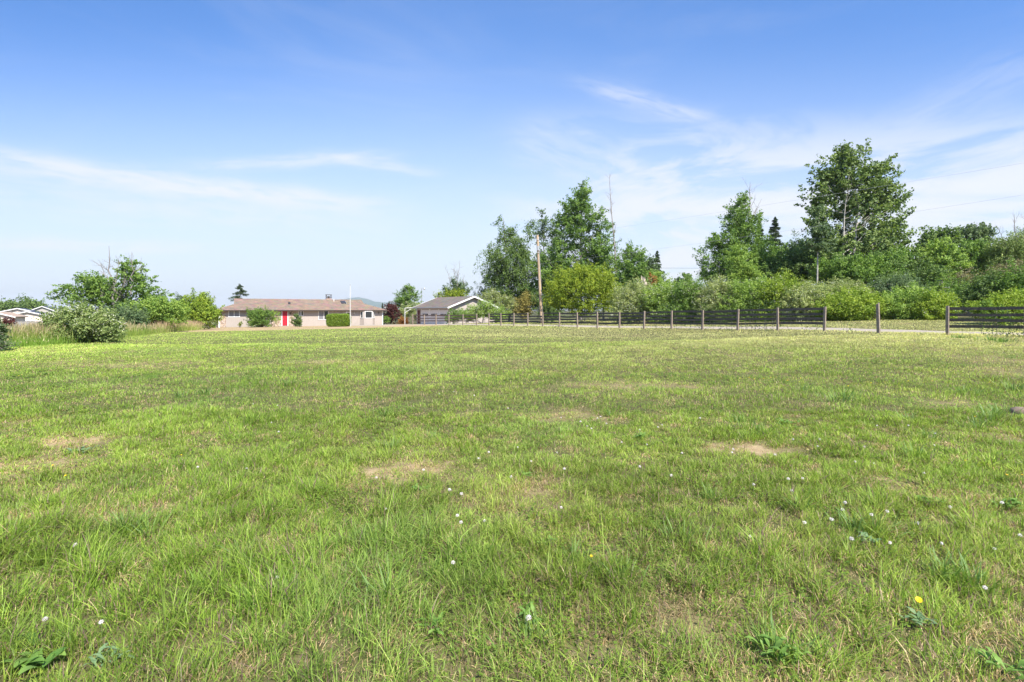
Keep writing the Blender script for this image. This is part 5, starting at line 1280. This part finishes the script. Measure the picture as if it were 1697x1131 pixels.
# tall unmown grass along the left edge
tg = MB(); rg = np.random.default_rng(55)
def tall_patch(n, poly_px, hlo, hhi, cols, head):
    a, c = poly_px; t_ = rg.random(n); s = rg.random(n)
    dd = a[2] + (c[2] - a[2]) * t_; px = a[0] + (c[0] - a[0]) * t_ ; dd = dd + s * a[3]
    x = (px - 848.5) / PXF * (a[2] + (c[2] - a[2]) * t_) - s * a[3] * .55 + rg.normal(0, .5, n); y = dd + rg.normal(0, .5, n)
    k = rg.random(n) < sstep(fbm(x, y, 1.2, 5, 3), .25, .5); x, y = x[k], y[k]; n = len(x)
    h = rg.uniform(hlo, hhi, n) * (.6 + .7 * fbm(x, y, 1.8, 6, 3)); z = H(x, y) - .02; yw = rg.uniform(0, 6.283, n); ln = np.clip(rg.normal(.35, .2, n), 0, .95)
    blades(tg, x, y, z, h, np.full(n, .012), yw, ln, lerp(cols[0], cols[1], rg.random(n)) * rg.uniform(.8, 1.2, n)[:, None], 2, face=rg.normal(0, 1, n))
    hk = rg.random(n) < head; blades(tg, x[hk] + np.cos(yw[hk]) * h[hk] * ln[hk] * .6, y[hk] + np.sin(yw[hk]) * h[hk] * ln[hk] * .6, z[hk] + h[hk] * .72, h[hk] * .34, np.full(hk.sum(), .026), yw[hk], ln[hk], lerp(cols[2], cols[3], rg.random(hk.sum())), 2, face=rg.normal(0, 1, hk.sum()))
TY, TG_, TP, TS = np.array((.34, .38, .09)), np.array((.18, .29, .04)), np.array((.44, .30, .20)), np.array((.50, .44, .22))
tall_patch(9000, ((0, 572, 22.6, 5.0), (86, 566, 25.5)), .6, 1.25, (TG_, TY, TS, TP * .8), .35)
tall_patch(3500, ((4, 575, 22.0, 1.2), (90, 570, 25.0)), .25, .6, (TG_, TG_ * 1.3, TS, TS), .1)
tall_patch(2600, ((90, 566, 25.0, .5), (190, 562, 28.5)), .2, .45, (TG_, TG_ * 1.3, TS, TS), .1)
tall_patch(11000, ((178, 562, 29.5, 5.0), (312, 548, 50)), .45, .95, (TG_, TY, TS, TP), .35)
tall_patch(5000, ((245, 552, 38, 5.0), (318, 546, 54)), .55, 1.1, (TY, TS, TP, TP * 1.15), .7)
tall_patch(9000, ((180, 560, 34.5, 9.0), (300, 540, 56)), .5, .9, (TG_, TY, TS, TP), .3)
tag(tg.build('tall_grass', M['blade']), 'tall seeding grass left unmown along the left edge of the lawn', 'tall grass', None, 'stuff')

# ------------------------------------------------------------------ flowers, weeds and a stone in the lawn
M['petal_white'] = mat('white_clover_florets', (0.72, 0.69, 0.66), 0.7, (60, (0.70, 0.52, 0.52), .6))
M['petal_yellow'] = mat('yellow_petals', (0.85, 0.58, 0.01), 0.6, (40, (0.80, 0.42, 0.01), .5))
M['stalk'] = mat('green_stalk', (0.13, 0.19, 0.05), 0.6)
def clover_head(r):
    b = MB(); rg = np.random.default_rng(3); n = 34
    for k in range(n):
        ph = math.acos(1 - 1.55 * (k + .5) / n); th = k * 2.39996
        d = np.array([math.sin(ph) * math.cos(th), math.sin(ph) * math.sin(th), math.cos(ph)])
        s = np.cross(d, (0.1, .2, 1)); s /= np.linalg.norm(s); q = np.cross(d, s); p = d * r * .35; e = d * r * rg.uniform(.9, 1.15)
        w_ = r * .20; b.add([p - s * w_ * .4, p + s * w_ * .4, e + s * w_ * .5 + q * w_ * .5, e + d * r * .12, e - s * w_ * .5 + q * w_ * .5, e - q * w_ * .6], [(0, 1, 2, 4)], 0)
        b.add([e - s * w_ * .6, e - q * w_ * .7, e + s * w_ * .6, e + q * w_ * .7, e + d * r * .25], [(0, 1, 4), (1, 2, 4), (2, 3, 4), (3, 0, 4)], 0) if False else None
        b.add([e - s * w_ * .7, e - q * w_ * .7, e + s * w_ * .7, e + q * w_ * .7], [(0, 1, 2, 3)], 0)
    return b
def daisy_head(r, n=13):
    b = MB()
    for ring, (rr_, up_) in enumerate(((1, .25), (.65, .5))):
        for k in range(n):
            a = (k + ring * .5) / n * 6.283; d = np.array([math.cos(a), math.sin(a), up_]); s = np.array([-math.sin(a), math.cos(a), 0]) * .2 * r
            b.add([d * r * .1 * rr_, d * r * .6 * rr_ + s, d * r * rr_, d * r * .6 * rr_ - s], [(0, 1, 2, 3)], 0)
    return b
def flower(name, label, cat, group, head, mt, x, y, h, tilt, sc=1.0, seed=0):
    t = thing(name, label, cat, (x, y, Hs(x, y)), group)
    hb = head.build('flower_head', mt, None); hb.parent = t; hb.location = (0, 0, h); hb.rotation_euler = tilt; hb.scale = (sc,) * 3
    sb_ = MB(); sb_.tube([(0, 0, -.02), (.004, .003, h * .5), (0, 0, h)], .0016, 4); s = sb_.build('stalk', M['stalk'], None); s.parent = t
    return t
rg = np.random.default_rng(12)
CLOVER = [(125,923),(75,1052),(168,1064),(460,987),(409,788),(328,788),(624,805),(745,832),(765,832),(858,754),(810,762),(793,770),(847,802),(923,762),(935,789),(764,888),(751,957),(803,881),(758,878),(876,1057),(930,702),(973,716),
 (962,706),(995,697),(990,703),(1030,745),(1072,746),(980,720),(1312,827),(1249,822),(1432,750),(1548,749),(1550,729),(1378,884),(1417,779),(1448,779),(1400,854),(1444,875),(1470,867),(1520,885),(1574,855),(1560,920),(1333,883),(1243,910),
 (1411,915),(1475,918),(1648,930),(1632,998),(1358,738),(1215,755),(1355,752),(1330,812),(450,709),(460,678),(420,677),(462,723),(786,660),(728,658),(752,655),(842,683),(1005,711),(1060,722),(1090,715),(1097,712),(1112,806),(1060,790),(880,775),
 (1453,713),(1505,714),(1314,740),(1284,768),(1306,812),(1213,762),(1531,796),(1396,862),(1660,855),(1690,905),(702,793),(1160,700),(1130,760),(640,860),(930,860)]
first = None
for px, py in CLOVER:
    x, y = unproject(px, py + 2); h = rg.uniform(.075, .115) if y < 5 else rg.uniform(.07, .10); sc = rg.uniform(.85, 1.2) * max(1, y / 8) ** .6
    if first is None: t = first = flower('clover_flower', 'small white clover flower head standing in the lawn', 'clover flower', 'white clover flowers in the lawn', clover_head(.0115), M['petal_white'], x, y, .09, (.3, .2, 0))
    else: t = copy_tree(first)
    t.location = (x, y, Hs(x, y) + h - .09); t.rotation_euler = (0, 0, rg.uniform(0, 6.28)); t.scale = (sc, sc, 1.0)
    for c_ in t.children:
        if c_.name.startswith('flower_head'): c_.scale = (1, 1, sc)
YELLOW = [(980,943),(1668,801),(1694,801),(1615,699),(109,802),(88,784),(301,766),(95,698),(18,611),(36,626),(44,625),(32,627),(85,631),(110,704),(1600,776)] + [(1215 + 7.5 * k + rg.normal(0, 3), 629 + k * 0.5 + rg.normal(0, 3)) for k in range(9)] + \
         [(1285 + 9 * k + rg.normal(0, 4), 634 + rg.normal(0, 2.5)) for k in range(10)] + [(1405 + 6 * k + rg.normal(0, 3), 640 + rg.normal(0, 4)) for k in range(12)] + [(1490, 641), (1505, 637), (1530, 640), (1545, 637), (1570, 640), (1362, 624), (1640, 639), (1655, 645), (1160, 640), (1080, 600)]
first = None
for px, py in YELLOW:
    x, y = unproject(px, py + 1.5); sc = rg.uniform(.85, 1.15) * max(1, y / 8) ** .7
    if first is None: t = first = flower('buttercup', 'small yellow buttercup open in the lawn', 'buttercup', 'yellow buttercups in the lawn', daisy_head(.012, 7), M['petal_yellow'], x, y, .085, (.35, .2, 0))
    else: t = copy_tree(first)
    t.location = (x, y, Hs(x, y)); t.rotation_euler = (0, 0, rg.uniform(0, 6.28)); t.scale = (sc, sc, 1.0)
x, y = unproject(1522, 1030); flower('dandelion_flower', 'largest yellow flower, alone in the near grass at the lower right', 'dandelion', None, daisy_head(.017, 15), M['petal_yellow'], x, y, .11, (.55, -.3, 0))

M['weed'] = leaf_mat('broad_weed_leaves', (0.090, 0.185, 0.035), (0.220, 0.340, 0.070), .3, .5)
M['weed_blue'] = leaf_mat('bluish_weed_leaves', (0.110, 0.190, 0.080), (0.210, 0.300, 0.140), .25, .5)
def weed(label, px, py, n, L, wd, rise, mt, seed, name='weed_rosette', group='broad leaved weeds in the lawn'):
    rg = np.random.default_rng(seed); x, y = unproject(px, py); z = Hs(x, y)
    t = thing(name, label, 'weed', (x, y, z), group); b = MB()
    for k in range(n):
        a = k * 2.4 + rg.normal(0, .25); l = .72 * L * rg.uniform(.5, 1.15); w_ = l * wd * rg.uniform(.8, 1.2); up_ = rise * rg.uniform(.5, 1.4)
        ox, oy = rg.normal(0, L * .35, 2); s = np.linspace(0, 1, 6); m = np.sin(np.pi * np.clip(s * .9 + .06, 0, 1)) ** .7; m[0] *= .4
        m *= 1 + .25 * np.cos(np.arange(6) * 3.1) * (wd < .4)
        cx = x + ox + np.cos(a) * l * s; cy = y + oy + np.sin(a) * l * s; cz = z + .02 + l * (up_ * s - .55 * up_ * s ** 2 - .12 * s ** 3) + rg.uniform(0, .02)
        sx_, sy_ = -np.sin(a) * w_ / 2 * m, np.cos(a) * w_ / 2 * m
        V = np.stack([np.stack([cx - sx_, cy - sy_, cz + .12 * w_], 1), np.stack([cx, cy, cz], 1), np.stack([cx + sx_, cy + sy_, cz + .12 * w_], 1)], 1).reshape(-1, 3)
        F = [(3*i+j, 3*i+j+1, 3*i+j+4, 3*i+j+3) for i in range(5) for j in range(2)]
        b.add(V, F, 0, np.full(18, np.clip(rg.normal(.5, .25), 0, 1)), True)
    b.build('leaves', M[mt], t); return t
WEEDS = [
 ('spreading dark green weed beside the big straw coloured bare patch', 1540, 838, 34, .10, .30, 1.0, 'weed'),
 ('bushy dark weed at the right edge, right of the big straw coloured patch', 1668, 845, 34, .10, .34, 1.1, 'weed'),
 ('greyish weed mat amid white clover heads, below the straw coloured patch', 1440, 905, 30, .09, .28, 1.1, 'weed_blue'),
 ('bluish weed clump just above the straw patches by the left edge', 132, 752, 26, .11, .26, .9, 'weed_blue'),
 ('weed rosette standing in the pale dry patch left of the picture centre', 695, 815, 20, .09, .34, .8, 'weed'),
 ('dark weed rosette between two clover heads below the picture centre', 870, 792, 20, .085, .32, .9, 'weed'),
 ('light green rosette around a brown gap at the near bottom edge', 715, 1052, 14, .10, .34, 1.3, 'weed'),
 ('row of upright pale leaves behind the nearest clover head', 878, 1038, 12, .09, .30, 1.7, 'weed'),
 ('tall leafy bright weed at the bottom edge, left of the lone yellow flower', 1290, 1098, 28, .12, .26, 1.9, 'weed'),
 ('broad dock leaves in the bottom left corner', 52, 1112, 16, .13, .42, 1.2, 'weed'),
 ('bluish weed low in the lower left grass beside a tiny clover head', 170, 1108, 16, .10, .24, 1.2, 'weed_blue'),
 ('dark creeping weed in the middle of the near grass', 905, 905, 22, .08, .34, .7, 'weed'),
 ('bluish creeping weed beside the straw patch on the left edge', 45, 888, 20, .09, .28, .8, 'weed_blue'),
 ('dark weed under the lone yellow flower', 1532, 1042, 16, .085, .34, .9, 'weed_blue'),
 ('dark weed in the bottom right corner', 1668, 1120, 20, .10, .30, 1.2, 'weed'),
 ('dark weed right of the scattered clover heads past the picture centre', 1062, 728, 24, .12, .32, .9, 'weed'),
 ('dark weed left of the coarse tuft on the right side', 1300, 705, 26, .13, .3, .8, 'weed'),
 ('small weed rosette in front of the house side of the lawn, by two clover heads', 470, 985, 10, .08, .36, 1.0, 'weed')]
for k, w_ in enumerate(WEEDS): weed(*w_, seed=900 + k)
x, y = unproject(1694, 686); z = Hs(x, y); rg = np.random.default_rng(8); b = MB()
n = 14; ph = np.linspace(.0, math.pi, 8); th = np.arange(n) / n * 6.283
V = np.array([[math.sin(p) * math.cos(a) * .16, math.sin(p) * math.sin(a) * .12, math.cos(p) * .085] for p in ph for a in th]); V *= 1 + .16 * (vnoise(V[:, 0] * 11 + 3, V[:, 1] * 11 + V[:, 2] * 9, 4) - .5)[:, None] * 2
i, j = np.meshgrid(np.arange(7), np.arange(n), indexing='ij'); b.add(V + (x, y, z + .02), np.stack([i*n+j, (i+1)*n+j, (i+1)*n+(j+1)%n, i*n+(j+1)%n], -1).reshape(-1, 4), 0, None, True)
tag(b.build('field_stone', M['rock']), 'brown stone lying in dry grass at the right edge of the lawn', 'stone')

# ------------------------------------------------------------------ the air: far hills fade to blue
hz_b = MB(); hz_b.box((-7700, -7700, -26), (7700, 7700, 190))
mh = bpy.data.materials.new('summer_air'); mh.use_nodes = True
nh = mh.node_tree.nodes; nh.remove(nh['Principled BSDF'])
pv = nh.new('ShaderNodeVolumePrincipled'); pv.inputs['Density'].default_value = 0.00012; pv.inputs['Color'].default_value = (0.93, 0.97, 1.0, 1); pv.inputs['Anisotropy'].default_value = 0.2
mh.node_tree.links.new(pv.outputs[0], nh['Material Output'].inputs['Volume'])
tag(hz_b.build('haze', mh), kind='stuff')
